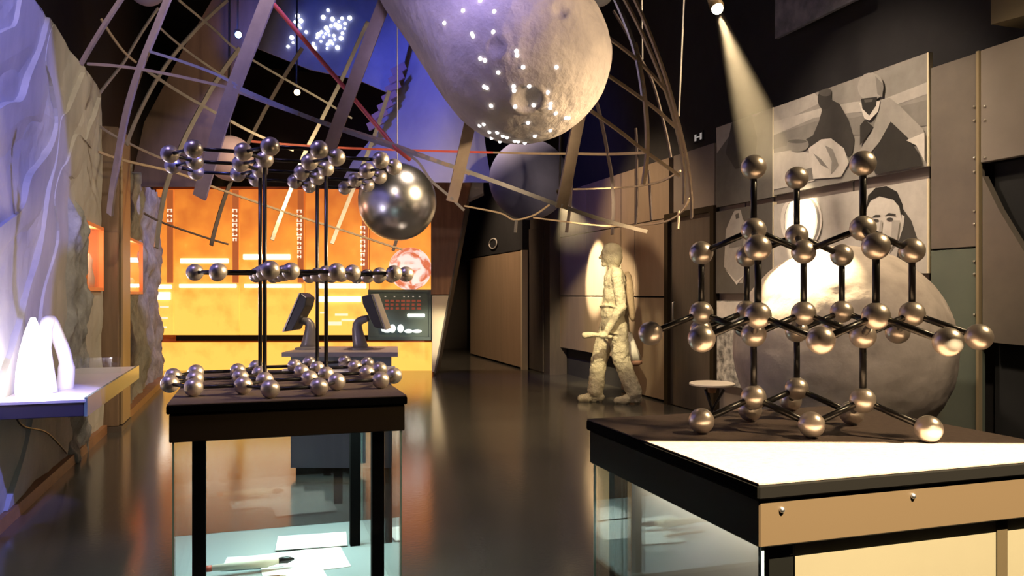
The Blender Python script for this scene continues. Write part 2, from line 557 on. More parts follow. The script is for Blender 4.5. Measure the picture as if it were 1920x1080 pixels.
def niche(y0, y1, z0, z1, label, n):
    t = thing('display_niche', (XL, (y0 + y1) / 2, z0), label, 'display niche', 'lit niches in the left wall')
    d = 0.13
    for vf in (box(XL - d, XL + 0.03, y0, y0 + 0.03, z0, z1), box(XL - d, XL + 0.03, y1 - 0.03, y1, z0, z1),
               box(XL - d, XL + 0.03, y0, y1, z0, z0 + 0.03), box(XL - d, XL + 0.03, y0, y1, z1 - 0.03, z1)):
        obj('frame', vf, M_NICHE, t)
    obj('light_panel', box(XL - d - 0.02, XL - d, y0, y1, z0, z1), M_NICHEBACK, t)
    obj('glow_strip', box(XL - d, XL - d + 0.012, y0 + 0.03, y1 - 0.03, z0 + 0.28, z0 + 0.34), glow('niche_tube', (1.0, 0.86, 0.8), 9), t)
    obj('pane', box(XL + 0.005, XL + 0.011, y0 + 0.03, y1 - 0.03, z0 + 0.03, z1 - 0.03), M_GLASS, t)
    for k in range(n):
        y = y0 + (y1 - y0) * (k + 0.7) / (n + 0.4)
        h = (0.2, 0.29, 0.16)[k % 3]
        vf = lathe((XL - 0.055, y, z0 + 0.031), [(0.045, 0), (0.05, h * 0.25), (0.028, h * 0.6), (0.034, h * 0.8), (0.012, h)], 14)
        obj('specimen', vf, M_SPEC, smooth=True,
            label='small pale specimen %s in the niche %s the column' % (('nearest the camera', 'in the middle', 'farthest away')[k if n == 3 else 2 * k], 'before' if y0 < 8 else 'behind'), cat='specimen', group='specimens in the wall niches')


niche(7.08, 7.82, 1.27, 1.83, 'orange lit niche in the wall just before the column', 2)
niche(8.95, 10.4, 1.24, 1.85, 'orange lit niche in the rock wall behind the column', 3)
lamp('POINT', 'niche_lamp', (XL - 0.04, 7.45, 1.77), None, 4, (1.0, 0.6, 0.35), 0.03)
lamp('POINT', 'niche_lamp', (XL - 0.04, 9.7, 1.79), None, 6, (1.0, 0.6, 0.35), 0.03)

# ---- shelf on the left wall
shelf = thing('wall_shelf', (-1.08, 5.7, 0.6), 'thick violet lit shelf fixed to the relief wall', 'shelf')
obj('shelf_body', box(XL + 0.02, -0.86, 4.7, 6.68, 0.60, 0.675), mat('shelf_navy', (0.045, 0.04, 0.075), 0.4), shelf, bevel=0.004)
obj('shelf_top', box(XL + 0.02, -0.85, 4.69, 6.69, 0.676, 0.69), mat('shelf_white_top', (0.72, 0.68, 0.72), 0.35), shelf)
obj('glass_edge', box(-0.858, -0.843, 4.7, 6.68, 0.60, 0.70), M_GLASSEDGE, shelf)
obj('glass_screen', box(XL + 0.08, -0.9, 6.2, 6.208, 0.69, 0.80), M_GLASS, shelf)
# glowing flame-shaped stone lamp and white arch
LG = px(62, 715, 4.22)
LG.z = 0.69
vf = lathe((LG.x, LG.y, 0.69), [(0.075, 0), (0.082, 0.04), (0.08, 0.14), (0.062, 0.26), (0.038, 0.36), (0.012, 0.43)], 20)
obj('stone_lamp', vf, glow('lamp_white', (1.0, 0.93, 0.98), 10), smooth=True, label='tapered glowing white lamp on the wall shelf', cat='lamp')
lamp('POINT', 'stone_lamp_light', (LG.x + 0.13, LG.y - 0.05, 0.95), None, 8, (0.95, 0.82, 1.0), 0.08)
a0 = px(98, 712, 4.5)
a1 = px(122, 712, 4.68)
ap = [Vector((a0.x, a0.y, 0.69)), px(84, 640, 4.5), px(92, 602, 4.54), px(108, 630, 4.6), px(124, 680, 4.66), Vector((a1.x, a1.y, 0.69))]
vf = tube(spline(ap, 6), [0.03] * 6 + [0.037] * 19 + [0.045] * 6, 14)
obj('bone_arch', vf, mat('bone_white', (0.86, 0.83, 0.80), 0.55), smooth=True, label='white curved bone arch beside the glowing lamp', cat='bone')
# cable under the shelf
cb = [onX(30, 782, XL + 0.03), onX(45, 800, XL + 0.03), onX(85, 810, XL + 0.03), onX(112, 835, XL + 0.03), onX(125, 850, XL + 0.02)]
obj('shelf_cable', tube(spline(cb, 5), 0.006, 8), M_ROD, label='thin black cable hanging under the wall shelf', cat='cable', smooth=True)

# ================================================================== RIGHT WALL
XR = 4.47
obj('wall_right', box(4.6, 4.8, -3.0, 17.6, 0, 6.0), M_BLACK, kind='structure', label='black wall behind the panels on the right')
cladding = thing('wall_cladding', (4.53, 8, 0), kind='structure', label='brown and grey metal cladding panels along the right wall')


def yz(x, y=550, X=XR):
    p = onX(x, y, X)
    return p.y


def panel(xa, xb, z0, z1, m, X=XR, t=0.06, name='panel', parent=None):
    ya, yb = yz(xa, X=X), yz(xb, X=X)
    lo, hi = min(ya, yb), max(ya, yb)
    return obj(name, box(X, X + t, lo + 0.008, hi - 0.008, z0, z1), m, parent or cladding, bevel=0.004)


TOPZ = 2.79
for xa, xb in ((1046, 1098), (1098, 1164), (1164, 1190), (1190, 1255)):
    panel(xa, xb, 1.215, 2.1, M_PANEL)
    panel(xa, xb, 2.11, TOPZ, M_PANEL)
for xa, xb in ((1046, 1164), (1164, 1255)):
    panel(xa, xb, 0.42 if xa < 1100 else 0.02, 1.20, M_PANEL)
panel(1262, 1340, 2.13, TOPZ, M_PANELG)
for xa, xb in ((1341, 1398), (1398, 1452), (1452, 1600), (1600, 1744)):
    panel(xa, xb, 0.02, 1.3, M_PANELG)
    panel(xa, xb, 1.31, TOPZ, M_PANELG)
# dark stretch between panels and corridor
obj('wall_dark_right', box(4.3, 4.58, 11.45, 12.38, 0, 3.2), M_DARKWOOD, kind='structure', label='dark wooden pier left of the panelled wall')
panel(985, 1018, 0.02, 2.3, M_DARKWOOD, X=4.28, t=0.02, parent=bpy.data.objects['wall_dark_right'])
# door
door = thing('door_1', (4.45, 7.55, 0), kind='structure', label='tall dark door in the panelled wall')
leaf = obj('door_leaf', box(4.44, 4.50, 7.1, 7.97, 0.01, 2.08), M_DARKWOOD, door)
for vf in (box(4.40, 4.50, 7.03, 7.1, 0, 2.14), box(4.40, 4.50, 7.97, 8.05, 0, 2.14), box(4.40, 4.50, 7.1, 7.97, 2.08, 2.14)):
    obj('door_frame', vf, M_APRON, door)
obj('door_handle', tube([(4.42, 7.85, 0.95), (4.40, 7.85, 0.95), (4.40, 7.85, 1.15), (4.42, 7.85, 1.15)], 0.012, 8), M_STEELBAR, leaf, smooth=True)
# corridor partition
part = thing('wall_partition', (4.22, 14, 0), kind='structure', label='pale wooden partition wall leading into the corridor')
for k in range(3):
    obj('panel', box(4.17, 4.24, 12.44 + k * 1.09, 12.44 + (k + 1) * 1.09 - 0.012, 0.03, 1.95), mat('partition_wood', (0.42, 0.29, 0.19), 0.5, c2=(0.36, 0.25, 0.16), scale=4, stretch=(3, 3, 0.3)), part)
obj('lit_end', box(4.16, 4.26, 12.37, 12.43, 0.0, 1.96), mat('lit_end_pale', (0.62, 0.52, 0.38), 0.45), part)  # light on the partition's end put into a paler colour
obj('wall_corridor_header', box(4.17, 4.6, 12.38, 17.6, 1.97, 6.0), M_BLACK, kind='structure', label='black wall over the corridor partition')
# small pictogram signs
M_SIGN = mat('sign_white', (0.8, 0.8, 0.78), 0.5, emit=(0.9, 0.85, 0.8), es=0.25)


def pictogram(x, y, X, label):
    c = onX(x, y, X)
    s = thing('pictogram_sign', (X, c.y, c.z), label, 'sign')
    obj('plate', box(X - 0.012, X, c.y - 0.10, c.y + 0.10, c.z - 0.055, c.z + 0.055), M_BLACK, s)
    for dy in (-0.055, 0.055):
        obj('mark', box(X - 0.016, X - 0.012, c.y + dy - 0.018, c.y + dy + 0.018, c.z - 0.035, c.z + 0.035), M_SIGN, s)
    obj('mark', box(X - 0.016, X - 0.012, c.y - 0.03, c.y + 0.03, c.z - 0.006, c.z + 0.006), M_SIGN, s)


pictogram(1311, 257, 4.6, 'small white pictogram sign above the dark door')
c = onX(926, 457, 4.17)
sg = thing('round_sign', (4.17, c.y, c.z), 'small round pale sign above the corridor entrance', 'sign')
ringp = [(4.155, c.y + 0.24 * math.cos(a), c.z + 0.09 * math.sin(a)) for a in [2 * math.pi * i / 20 for i in range(21)]]
obj('plate', prism([(4.169, c.y + 0.26 * math.cos(a), c.z + 0.1 * math.sin(a)) for a in [2 * math.pi * i / 20 for i in range(20)]], (-0.012, 0, 0)), M_BLACK, sg)
obj('ring', tube(ringp, 0.014, 8, False), mat('sign_grey', (0.5, 0.47, 0.45), 0.6), sg)

# right end: riveted steel and slanted brown beam
steel = thing('wall_steel', (4.4, 3.7, 0), kind='structure', label='riveted steel wall panels at the right end')
Y1, Y2, Y3 = yz(1745, X=4.4), yz(1838, X=4.4), yz(1990, X=4.4)
obj('panel', box(4.4, 4.45, Y2 + 0.006, Y1, 1.55, TOPZ), M_STEEL, steel, bevel=0.003)
obj('panel', box(4.4, 4.45, Y2 + 0.006, Y1, 0.02, 1.54), mat('green_grey_panel', (0.13, 0.15, 0.12), 0.5, c2=(0.10, 0.12, 0.10), scale=2), steel, bevel=0.003)
obj('corner_trim', box(4.37, 4.40, Y2 - 0.015, Y2 + 0.006, 0.02, TOPZ), mat('trim_brass', (0.4, 0.32, 0.2), 0.4, 0.4), steel)
zt = onX(1846, 305, 4.4).z
obj('panel', box(4.38, 4.43, 1.6, Y2 - 0.02, zt, TOPZ), mat('brown_grey_panel', (0.30, 0.26, 0.23), 0.5, 0.2, c2=(0.25, 0.215, 0.19), scale=2), steel, bevel=0.003)
obj('dark_backing', box(4.5, 4.55, 1.6, Y2 - 0.02, 0.02, zt), M_CEIL, steel)
bp = [onX(1842, 330, 4.38), onX(1872, 392, 4.38), onX(1925, 480, 4.38), onX(1990, 590, 4.38), onX(1990, 655, 4.38), onX(1842, 640, 4.38)]
obj('slanted_panel', prism(bp, (0.05, 0, 0)), M_STEEL, steel)
for xx in (1828, 1852):
    for yy in (200, 226, 296, 322, 396, 420, 490, 514, 590):
        if xx > 1840 and yy > 300:
            continue
        p = onX(xx, yy, 4.4)
        obj('rivet', sphere((4.395 if xx < 1840 else 4.375, p.y, p.z), 0.009, 10, 6), mat('rivet_steel', (0.6, 0.55, 0.48), 0.35, 0.8), steel, smooth=True)
olive = obj('wall_box_unit', prism([onX(1858, -30, 4.3), onX(1858, 46, 4.3), onX(1990, 10, 4.3), onX(1990, -60, 4.3)], (0.25, 0, 0)),
            mat('olive_box', (0.15, 0.12, 0.07), 0.6), label='olive brown box fixed high on the right wall', cat='box')

# ---- pictures
XP = 4.42


def gm(v, tint=(1.0, 0.94, 0.88)):
    return mat('print_%d' % int(v * 100), (v * tint[0], v * tint[1], v * tint[2]), 0.42, c2=(v * 0.82 * tint[0], v * 0.82 * tint[1], v * 0.82 * tint[2]), scale=9, spec=0.15)


def picture(name, x0, x1, pts, base, label, prints, tex=None):
    """pts: four pixel corners, top-left, top-right, bottom-right, bottom-left"""
    P = [onX(x, y, XP) for x, y in pts]
    ya, yb = P[0].y, P[1].y
    zt_, zb_ = (P[0].z + P[1].z) / 2, (P[2].z + P[3].z) / 2
    cen = Vector((XP, (ya + yb) / 2, zb_))
    t = thing(name, cen, label, 'picture', 'photo panels on the right wall')
    bd = obj('board', box(XP, XP + 0.035, min(ya, yb), max(ya, yb), zb_, zt_), tex or gm(base), t)
    obj('board_edge', box(XP - 0.003, XP + 0.035, min(ya, yb) - 0.012, min(ya, yb), zb_, zt_), mat('cream_edge', (0.75, 0.66, 0.48), 0.5), t)
    k = 0
    for v, poly in prints:
        k += 1
        q = [onX(x, y, XP) for x, y in poly]
        q = [Vector((XP - 0.0012 * k, min(max(p.y, min(ya, yb)), max(ya, yb)), min(max(p.z, zb_), zt_))) for p in q]
        me = (q, [list(range(len(q)))])
        obj('print', me, gm(v), bd)
    return t


def ell(cx, cy, rx, ry, n=18, rot=0.0):
    return [(cx + rx * math.cos(a) * math.cos(rot) - ry * math.sin(a) * math.sin(rot), cy + rx * math.cos(a) * math.sin(rot) + ry * math.sin(a) * math.cos(rot)) for a in [2 * math.pi * i / n for i in range(n)]]


def c7(L):
    return [(1320 + x / 2.7, 80 + y / 2.7) for x, y in L]


def c4(L):
    return [(1280 + x / 2.572, 360 + y / 2.572) for x, y in L]


mottle = mat('mottled_print', (0.30, 0.29, 0.34), 0.6, c2=(0.10, 0.10, 0.13), scale=7, detail=10)
picture('photo_panel', 0, 0, [(1451, 203), (1739, 97), (1739, 309), (1451, 368)], 0.30, 'large photo panel of two people in headscarves by a plain', [
    (0.42, c7([(352, 320), (560, 240), (600, 300), (352, 420)])),
    (0.48, c7([(352, 400), (600, 330), (760, 300), (900, 290), (1130, 200), (1130, 260), (900, 340), (700, 360), (560, 380), (352, 470)])),
    (0.24, c7([(352, 470), (560, 400), (760, 380), (1130, 290), (1130, 420), (760, 470), (560, 480), (352, 540)])),
    (0.55, c7([(352, 560), (440, 545), (560, 560), (600, 640), (560, 700), (352, 745)])),
    (0.20, c7([(480, 650), (560, 630), (570, 690), (470, 720)])),
    (0.06, c7([(600, 345), (590, 300), (650, 290), (690, 310), (735, 390), (765, 490), (755, 560), (735, 580), (690, 540), (640, 490), (590, 500), (520, 545), (500, 500), (555, 470), (585, 400)])),
    (0.05, c7(ell(615, 285, 36, 54))),
    (0.10, c7(ell(618, 250, 34, 22))),
    (0.26, c7(ell(480, 515, 56, 38))),
    (0.14, c7(ell(478, 500, 48, 10))),
    (0.60, c7([(535, 535), (600, 490), (650, 485), (715, 535), (740, 610), (700, 680), (560, 690), (548, 610)])),
    (0.22, c7([(560, 560), (600, 590), (640, 640), (600, 620)])),
    (0.30, c7([(620, 520), (660, 540), (690, 620), (650, 670), (655, 600)])),
    (0.36, c7([(900, 290), (950, 280), (1000, 320), (1080, 400), (1120, 440), (1125, 480), (1030, 490), (950, 420), (900, 500), (850, 560), (790, 555), (860, 450), (880, 390)])),
    (0.045, c7([(955, 400), (1040, 480), (1095, 560), (1118, 622), (880, 668), (850, 600), (900, 500)])),
    (0.05, c7([(800, 420), (825, 390), (870, 430), (800, 520)])),
    (0.66, c7([(1035, 495), (1128, 455), (1128, 600), (1085, 520)])),
    (0.38, c7(ell(855, 225, 66, 72))),
    (0.24, c7([(880, 170), (918, 210), (915, 280), (890, 260)])),
    (0.70, c7([(798, 305), (905, 295), (895, 350), (850, 395), (825, 385)])),
    (0.04, c7([(808, 285), (890, 275), (885, 320), (850, 370), (815, 335)])),
    (0.12, c7([(825, 290), (870, 285), (865, 300), (828, 305)])),
])
picture('photo_panel', 0, 0, [(1451, 384), (1739, 335), (1739, 508), (1451, 524)], 0.55, 'pale portrait photo panel of a dark haired face', [
    (0.07, c7([(1000, 830), (1050, 900), (1080, 990), (1085, 1070), (1060, 1150), (960, 1160), (985, 1040)])),
    (0.66, c7([(828, 830), (860, 780), (920, 770), (985, 800), (1010, 870), (1008, 940), (985, 1010), (935, 1070), (880, 1075), (835, 1020), (822, 930)])),
    (0.035, c7([(822, 850), (832, 775), (870, 735), (925, 726), (980, 755), (1008, 820), (1012, 885), (1002, 895), (990, 830), (960, 795), (890, 778), (845, 800)])),
    (0.60, c7([(1003, 870), (1018, 880), (1012, 930), (1000, 950)])),
    (0.06, c7([(850, 888), (870, 872), (895, 872), (896, 882), (868, 884)])),
    (0.06, c7([(918, 878), (940, 862), (975, 868), (974, 878), (940, 874)])),
    (0.08, c7(ell(875, 900, 15, 7))),
    (0.08, c7(ell(946, 894, 17, 8))),
    (0.42, c7([(900, 900), (908, 900), (905, 955), (890, 960)])),
    (0.20, c7([(880, 962), (912, 960), (910, 968), (884, 970)])),
    (0.22, c7([(868, 1002), (905, 994), (945, 998), (905, 1012)])),
    (0.44, c7([(960, 900), (1000, 900), (985, 1000), (940, 1060), (955, 980)])),
    (0.85, c7(ell(500, 900, 105, 150, 26))),  # white ellipses paint the spotlight glare onto this panel
    (0.30, c7(ell(505, 905, 92, 138, 26))),
    (0.95, c7(ell(500, 905, 84, 132, 26))),
])
picture('photo_panel', 0, 0, [(1343, 236), (1449, 206), (1449, 368), (1343, 390)], 0.13, 'dim photo panel of a dark cloaked figure', [
    (0.42, c7([(62, 420), (142, 390), (130, 470), (66, 560)])),
    (0.07, c7([(142, 395), (240, 360), (270, 480), (260, 620), (160, 640), (110, 560)])),
    (0.40, c7([(240, 360), (300, 340), (250, 378)])),
])
picture('photo_panel', 0, 0, [(1342, 398), (1449, 378), (1449, 548), (1342, 552)], 0.11, 'dark photo panel with a pale sketched head', [
    (0.40, c4([(235, 120), (250, 90), (280, 85), (290, 130), (330, 180), (320, 300), (300, 380), (290, 440), (262, 440), (230, 400), (200, 360), (205, 250), (210, 180)])),
    (0.12, c4([(255, 110), (270, 100), (275, 125), (258, 130)])),
    (0.22, c4([(220, 220), (300, 210), (290, 260), (225, 270)])),
    (0.65, c4([(205, 370), (260, 430), (300, 400), (262, 448)])),
])
swirl = mat('swirl_print', (0.62, 0.6, 0.56), 0.6, c2=(0.08, 0.08, 0.08), scale=15, detail=3)
picture('photo_panel', 0, 0, [(1344, 566), (1400, 563), (1400, 720), (1344, 728)], 0.6, 'white framed print with a black swirling pattern', [
    (0.72, c4([(165, 530), (300, 525), (300, 590), (165, 610)])),
], tex=swirl)
picture('photo_panel', 0, 0, [(1453, -40), (1612, -110), (1612, 0), (1453, 68)], 0.3, 'mottled grey violet photo panel high on the wall', [], tex=mottle)

# ---- folding stool by the door
sc_ = px(1335, 720, 6.4)
st = thing('folding_stool', (sc_.x, sc_.y, 0), 'folding stool with thin round pale seat by the dark door', 'stool')
obj('seat', lathe((sc_.x, sc_.y, sc_.z - 0.012), [(0.17, 0), (0.18, 0.006), (0.18, 0.018), (0.17, 0.024)], 28), mat('pale_seat', (0.62, 0.55, 0.45), 0.4), st)
obj('hub', lathe((sc_.x, sc_.y, sc_.z - 0.07), [(0.03, 0), (0.04, 0.058)], 12), M_WOODEDGE, st)
for a in range(3):
    q = Vector((math.cos(a * 2.094 + 0.4), math.sin(a * 2.094 + 0.4), 0)) * 0.17
    obj('leg', tube([Vector((sc_.x, sc_.y, sc_.z - 0.04)) - q * 0.55, Vector((sc_.x, sc_.y, 0.008)) + q], 0.011, 8), M_ROD, st, smooth=True)

# ---- big moon globe
mc = px(1577, 656, 4.98)
moon = thing('moon_globe', (mc.x, mc.y, 0), 'huge grey moon globe behind the right-hand ball model', 'globe')
V, Fc = sphere((0, 0, 0), 0.65, 128, 80)
rng = random.Random(3)
cr = [(Vector((rng.gauss(0, 1), rng.gauss(0, 1), rng.gauss(0, 1))).normalized(), rng.uniform(0.03, 0.12)) for _ in range(60)]
V = [Vector(v) for v in V]
for i, v in enumerate(V):
    n = v.normalized()
    h = 0.008 * noise.fractal(n * 4, 0.9, 2.1, 6)
    for cc, rr in cr:
        d = (n - cc).length / rr
        if d < 1.3:
            h += rr * 0.06 * (min(d * d, 1) - 1 + (0.35 if 0.8 < d < 1.15 else 0))
    V[i] = n * (0.65 + h) + mc
obj('sphere', (V, Fc), M_MOON, moon, smooth=True)
obj('pedestal', lathe((mc.x, mc.y, 0), [(0.4, 0), (0.4, 0.05), (0.2, 0.08), (0.17, 0.27)], 32), M_APRON, moon)

# ================================================================== BACK: backlit panels, fin, console
DW = 12.9
UZ = Vector((0, 0, 1))
RX = Vector((CA, -SA, 0))
FW = Vector((SA, CA, 0))


def camrect(x0, x1, y0, y1, d, t):     # slab facing the entrance, t thick away from it
    a, b = px(x0, y0, d), px(x1, y1, d)
    return prism([px(x0, y0, d), px(x1, y0, d), px(x1, y1, d), px(x0, y1, d)], FW * t)


def backlit():
    m = bpy.data.materials.new('backlit_amber')
    m.use_nodes = True
    nt = m.node_tree
    b = nt.nodes['Principled BSDF']
    b.inputs['Base Color'].default_value = (0.35, 0.13, 0.03, 1)
    b.inputs['Roughness'].default_value = 0.4
    g = nt.nodes.new('ShaderNodeTexCoord')
    s = nt.nodes.new('ShaderNodeSeparateXYZ')
    nt.links.new(g.outputs['Object'], s.inputs[0])
    n = nt.nodes.new('ShaderNodeTexNoise')
    n.inputs['Scale'].default_value = 2.6
    n.inputs['Detail'].default_value = 8
    nt.links.new(g.outputs['Object'], n.inputs['Vector'])
    ma = nt.nodes.new('ShaderNodeMath')
    ma.operation = 'MULTIPLY_ADD'
    nt.links.new(s.outputs['Z'], ma.inputs[0])
    ma.inputs[1].default_value = 0.40
    nt.links.new(n.outputs['Fac'], ma.inputs[2])
    r = nt.nodes.new('ShaderNodeValToRGB')
    e = r.color_ramp.elements
    e[0].position, e[0].color = 0.40, (1.0, 0.53, 0.09, 1)
    e[1].position, e[1].color = 1.45 / 1.5, (0.50, 0.12, 0.02, 1)
    q = r.color_ramp.elements.new(0.64)
    q.color = (0.88, 0.28, 0.035, 1)
    dv = nt.nodes.new('ShaderNodeMath')
    dv.operation = 'DIVIDE'
    dv.inputs[1].default_value = 1.5
    nt.links.new(ma.outputs[0], dv.inputs[0])
    nt.links.new(dv.outputs[0], r.inputs[0])
    nt.links.new(r.outputs[0], b.inputs['Emission Color'])
    b.inputs['Emission Strength'].default_value = 1.28
    return m


M_AMBER = backlit()
wp = px(560, 550, DW)
bw = thing('backlit_wall', (wp.x, wp.y, 0), 'amber backlit display wall made of tall printed panels', 'display wall')
SEAM = [292, 326, 449, 571, 692, 809]
M_SEAM = mat('seam_brown', (0.30, 0.08, 0.03), 0.5)
M_TUBE = glow('tube_glow', (1.0, 0.95, 0.82), 5.0)
M_TXT = glow('white_lettering', (1.0, 0.86, 0.66), 0.85)
for a, b in zip(SEAM[:-1], SEAM[1:]):
    obj('panel', camrect(a + 1.2, b - 1.2, 355, 628, DW, 0.06), M_AMBER, bw)
obj('backing', camrect(286, 812, 350, 700, DW + 0.07, 0.05), M_SEAM, bw)
obj('plinth', camrect(292, 809, 642, 697, DW, 0.06), M_AMBER, bw)
obj('rail', camrect(330, 809, 629, 639, DW - 0.12, 0.16), M_APRON, bw)
for x0, x1, y0, y1 in ((338, 427, 485, 493), (336, 442, 533, 539), (456, 543, 477, 486), (458, 564, 533, 539), (597, 686, 532, 540), (598, 676, 556, 566), (296, 320, 534, 541), (296, 318, 548, 562)):
    obj('light_slot', camrect(x0, x1, y0, y1, DW - 0.03, 0.03), M_TUBE, bw)
M_STRIP = mat('amber_strip', (0.3, 0.08, 0.03), 0.5, c2=(0.22, 0.05, 0.02), scale=4, emit=(0.52, 0.13, 0.035), es=0.75)
for xs in (326, 449, 571, 692):
    obj('title_strip', camrect(xs - 13, xs - 1.5, 356, 530, DW - 0.006, 0.006), M_STRIP, bw)
# vertical lettering (too small to read in the photograph: stacked white characters)
for x, y0, n, stp in ((318, 392, 3, 9), (440, 392, 7, 9), (561, 393, 11, 8.5), (680, 424, 9, 8.5)):
    for k in range(n):
        y = y0 + k * stp
        wv = 4.5 if k < 6 else 3.6
        parts = [camrect(x - wv, x - wv + 2.2, y, y + 6, DW - 0.014, 0.008), camrect(x + wv - 2.2, x + wv, y + (k % 2) * 2, y + 6, DW - 0.014, 0.008),
                 camrect(x - wv, x + wv, y + (k % 3) * 2, y + (k % 3) * 2 + 1.6, DW - 0.014, 0.008)]
        obj('lettering', join(*parts), M_TXT, bw)
for x0, x1, y0, y1 in ((616, 640, 603, 610), (640, 668, 598, 602), (628, 652, 588, 592), (600, 612, 585, 588)):
    obj('lettering', camrect(x0, x1, y0, y1, DW - 0.014, 0.008), M_TXT, bw)
for x0, x1, y0, y1 in ((300, 316, 574, 577), (302, 314, 595, 598), (300, 312, 612, 615)):
    obj('lettering', camrect(x0, x1, y0, y1, DW - 0.014, 0.008), M_TXT, bw)
# glowing earth globe printed half round on the last panel
ec = px(769, 504, DW - 0.40)
earth = thing('earth_globe', ec - Vector((0, 0, 0.34)), 'glowing pinkish white earth globe on the amber wall', 'globe')
me_ = bpy.data.materials.new('earth_light')
me_.use_nodes = True
nt = me_.node_tree
b_ = nt.nodes['Principled BSDF']
n_ = nt.nodes.new('ShaderNodeTexNoise')
n_.inputs['Scale'].default_value = 4.2
n_.inputs['Detail'].default_value = 8
n_.inputs['Distortion'].default_value = 1.2
tc_ = nt.nodes.new('ShaderNodeTexCoord')
nt.links.new(tc_.outputs['Object'], n_.inputs['Vector'])
r_ = nt.nodes.new('ShaderNodeValToRGB')
r_.color_ramp.elements[0].position = 0.42
r_.color_ramp.elements[0].color = (0.62, 0.16, 0.07, 1)
r_.color_ramp.elements[1].position = 0.56
r_.color_ramp.elements[1].color = (1.0, 0.72, 0.64, 1)
nt.links.new(n_.outputs['Fac'], r_.inputs[0])
nt.links.new(r_.outputs[0], b_.inputs['Emission Color'])
nt.links.new(r_.outputs[0], b_.inputs['Base Color'])
b_.inputs['Emission Strength'].default_value = 1.1
obj('sphere', sphere(ec, 0.335, 40, 24), me_, earth, smooth=True)
obj('bracket', tube([ec, ec + FW * 0.4], 0.04, 10), M_APRON, earth)
# teal display case in front of the last panel
tl = thing('teal_display', px(750, 637, 12.3), 'dark teal display case with red lettering and white specimens', 'display case')
obj('body', camrect(690, 809, 544, 637, 12.35, 0.3), M_TEAL, tl)
obj('frame', join(camrect(690, 809, 543, 548, 12.3, 0.06), camrect(690, 809, 632, 638, 12.3, 0.06), camrect(804, 809, 548, 632, 12.3, 0.06)), mat('teal_frame', (0.10, 0.15, 0.15), 0.4), tl)
M_RED = glow('red_lettering', (0.34, 0.08, 0.05), 0.35)
for r in range(3):
    for k in range(7):
        obj('lettering', camrect(722 + k * 10, 722 + k * 10 + 7 - (k * r) % 3, 562 + r * 7, 562 + r * 7 + 4.5, 12.34, 0.01), M_RED, tl)
for k, xx in enumerate((721, 738, 756, 764, 773, 785)):
    obj('lettering', camrect(xx, xx + 3, 555, 557, 12.34, 0.01), M_SIGN, tl)
for x0, x1, y0, y1 in ((764, 796, 589, 594),):
    obj('light_slot', camrect(x0, x1, y0, y1, 12.33, 0.02), M_TUBE, tl)
M_WGLOW = mat('lit_white_bone', (0.85, 0.85, 0.8), 0.6, emit=(0.9, 1.0, 0.95), es=0.9)
for k, (xx, yy, ww, hh) in enumerate(((717, 605, 4, 17), (726, 619, 9, 5), (736, 616, 6, 8), (751, 616, 6, 8), (766, 621, 8, 4), (782, 621, 9, 3.5))):
    p = px(xx, yy, 12.27)
    k2 = 12.27 / F
    obj('specimen', sphere(p, 1, 14, 9, (ww * k2, 0.06, hh * k2)), M_WGLOW, tl, smooth=True)

# ---- slanted fin right of the amber wall
fin = thing('slanted_fin', px(815, 700, 12.2), 'brown wooden wall fin leaning outward beside the amber wall', 'wall fin')
obj('wood_face', prism([px(808, 330, 12.2), px(886, 330, 12.2), px(872, 392, 12.2), px(842, 552, 12.2), px(808, 552, 12.2)], FW * 0.5), M_WOOD, fin)
obj('metal_base', prism([px(810, 554, 12.18), px(841, 554, 12.18), px(814, 697, 12.18), px(810, 697, 12.18)], FW * 0.5), mat('pale_fin_base', (0.58, 0.50, 0.38), 0.35, 0.3), fin)
obj('side_face', prism([px(873, 384, 12.2), px(876, 384, 12.2), px(817, 700, 12.2), px(813, 700, 12.2)], FW * 0.7), M_DARKWOOD, fin)
obj('upper_wedge', prism([px(848, 300, 12.4), px(905, 296, 12.4), px(906, 362, 12.4), px(874, 377, 12.4)], FW * 0.3), M_SAIL, fin)
lamp('SPOT', 'fin_spot', px(860, 520, 10.0) + Vector((0, 0, -0.9)), px(822, 628, 12.2), 220, (1.0, 0.85, 0.55), 0.05, 24, 0.8)
obj('wall_corridor_left', prism([px(818, 380, 14.0), px(880, 380, 14.0), px(880, 690, 14.0), px(818, 690, 14.0)], FW * 0.1), M_DARKWOOD, kind='structure', label='dark wall strip between the fin and the corridor')
bpy.data.objects.remove(bpy.data.objects['wall_corridor_left'])

# ---- console with two monitors
DC = 5.4
zc = 0.85
fl, fr = px(528, 660, DC), px(746, 656, DC)
fl.z = fr.z = zc
bl, br = fl + FW * 0.62 + RX * 0.03, fr + FW * 0.62 - RX * 0.09
con = thing('console_desk', ((fl.x + br.x) / 2, (fl.y + br.y) / 2, 0), 'grey console desk carrying two tilted monitors', 'desk')
obj('desk_top', prism([fl, fr, br, bl], (0, 0, -0.03)), M_CONSOLETOP, con)
ins = RX * 0.05
dz = Vector((0, 0, 0.031))
obj('desk_body', prism([fl + ins + FW * 0.04 - dz, fr - ins + FW * 0.04 - dz, br - ins - dz, bl + ins - dz], (0, 0, -zc + 0.09)), M_CONSOLE, con)
obj('toe_kick', prism([fl + ins * 1.5 + FW * 0.08 - UZ * (zc - 0.058), fr - ins * 1.5 + FW * 0.08 - UZ * (zc - 0.058), br - ins * 1.5 - UZ * (zc - 0.058), bl + ins * 1.5 - UZ * (zc - 0.058)], (0, 0, -0.058)), M_APRON, con)


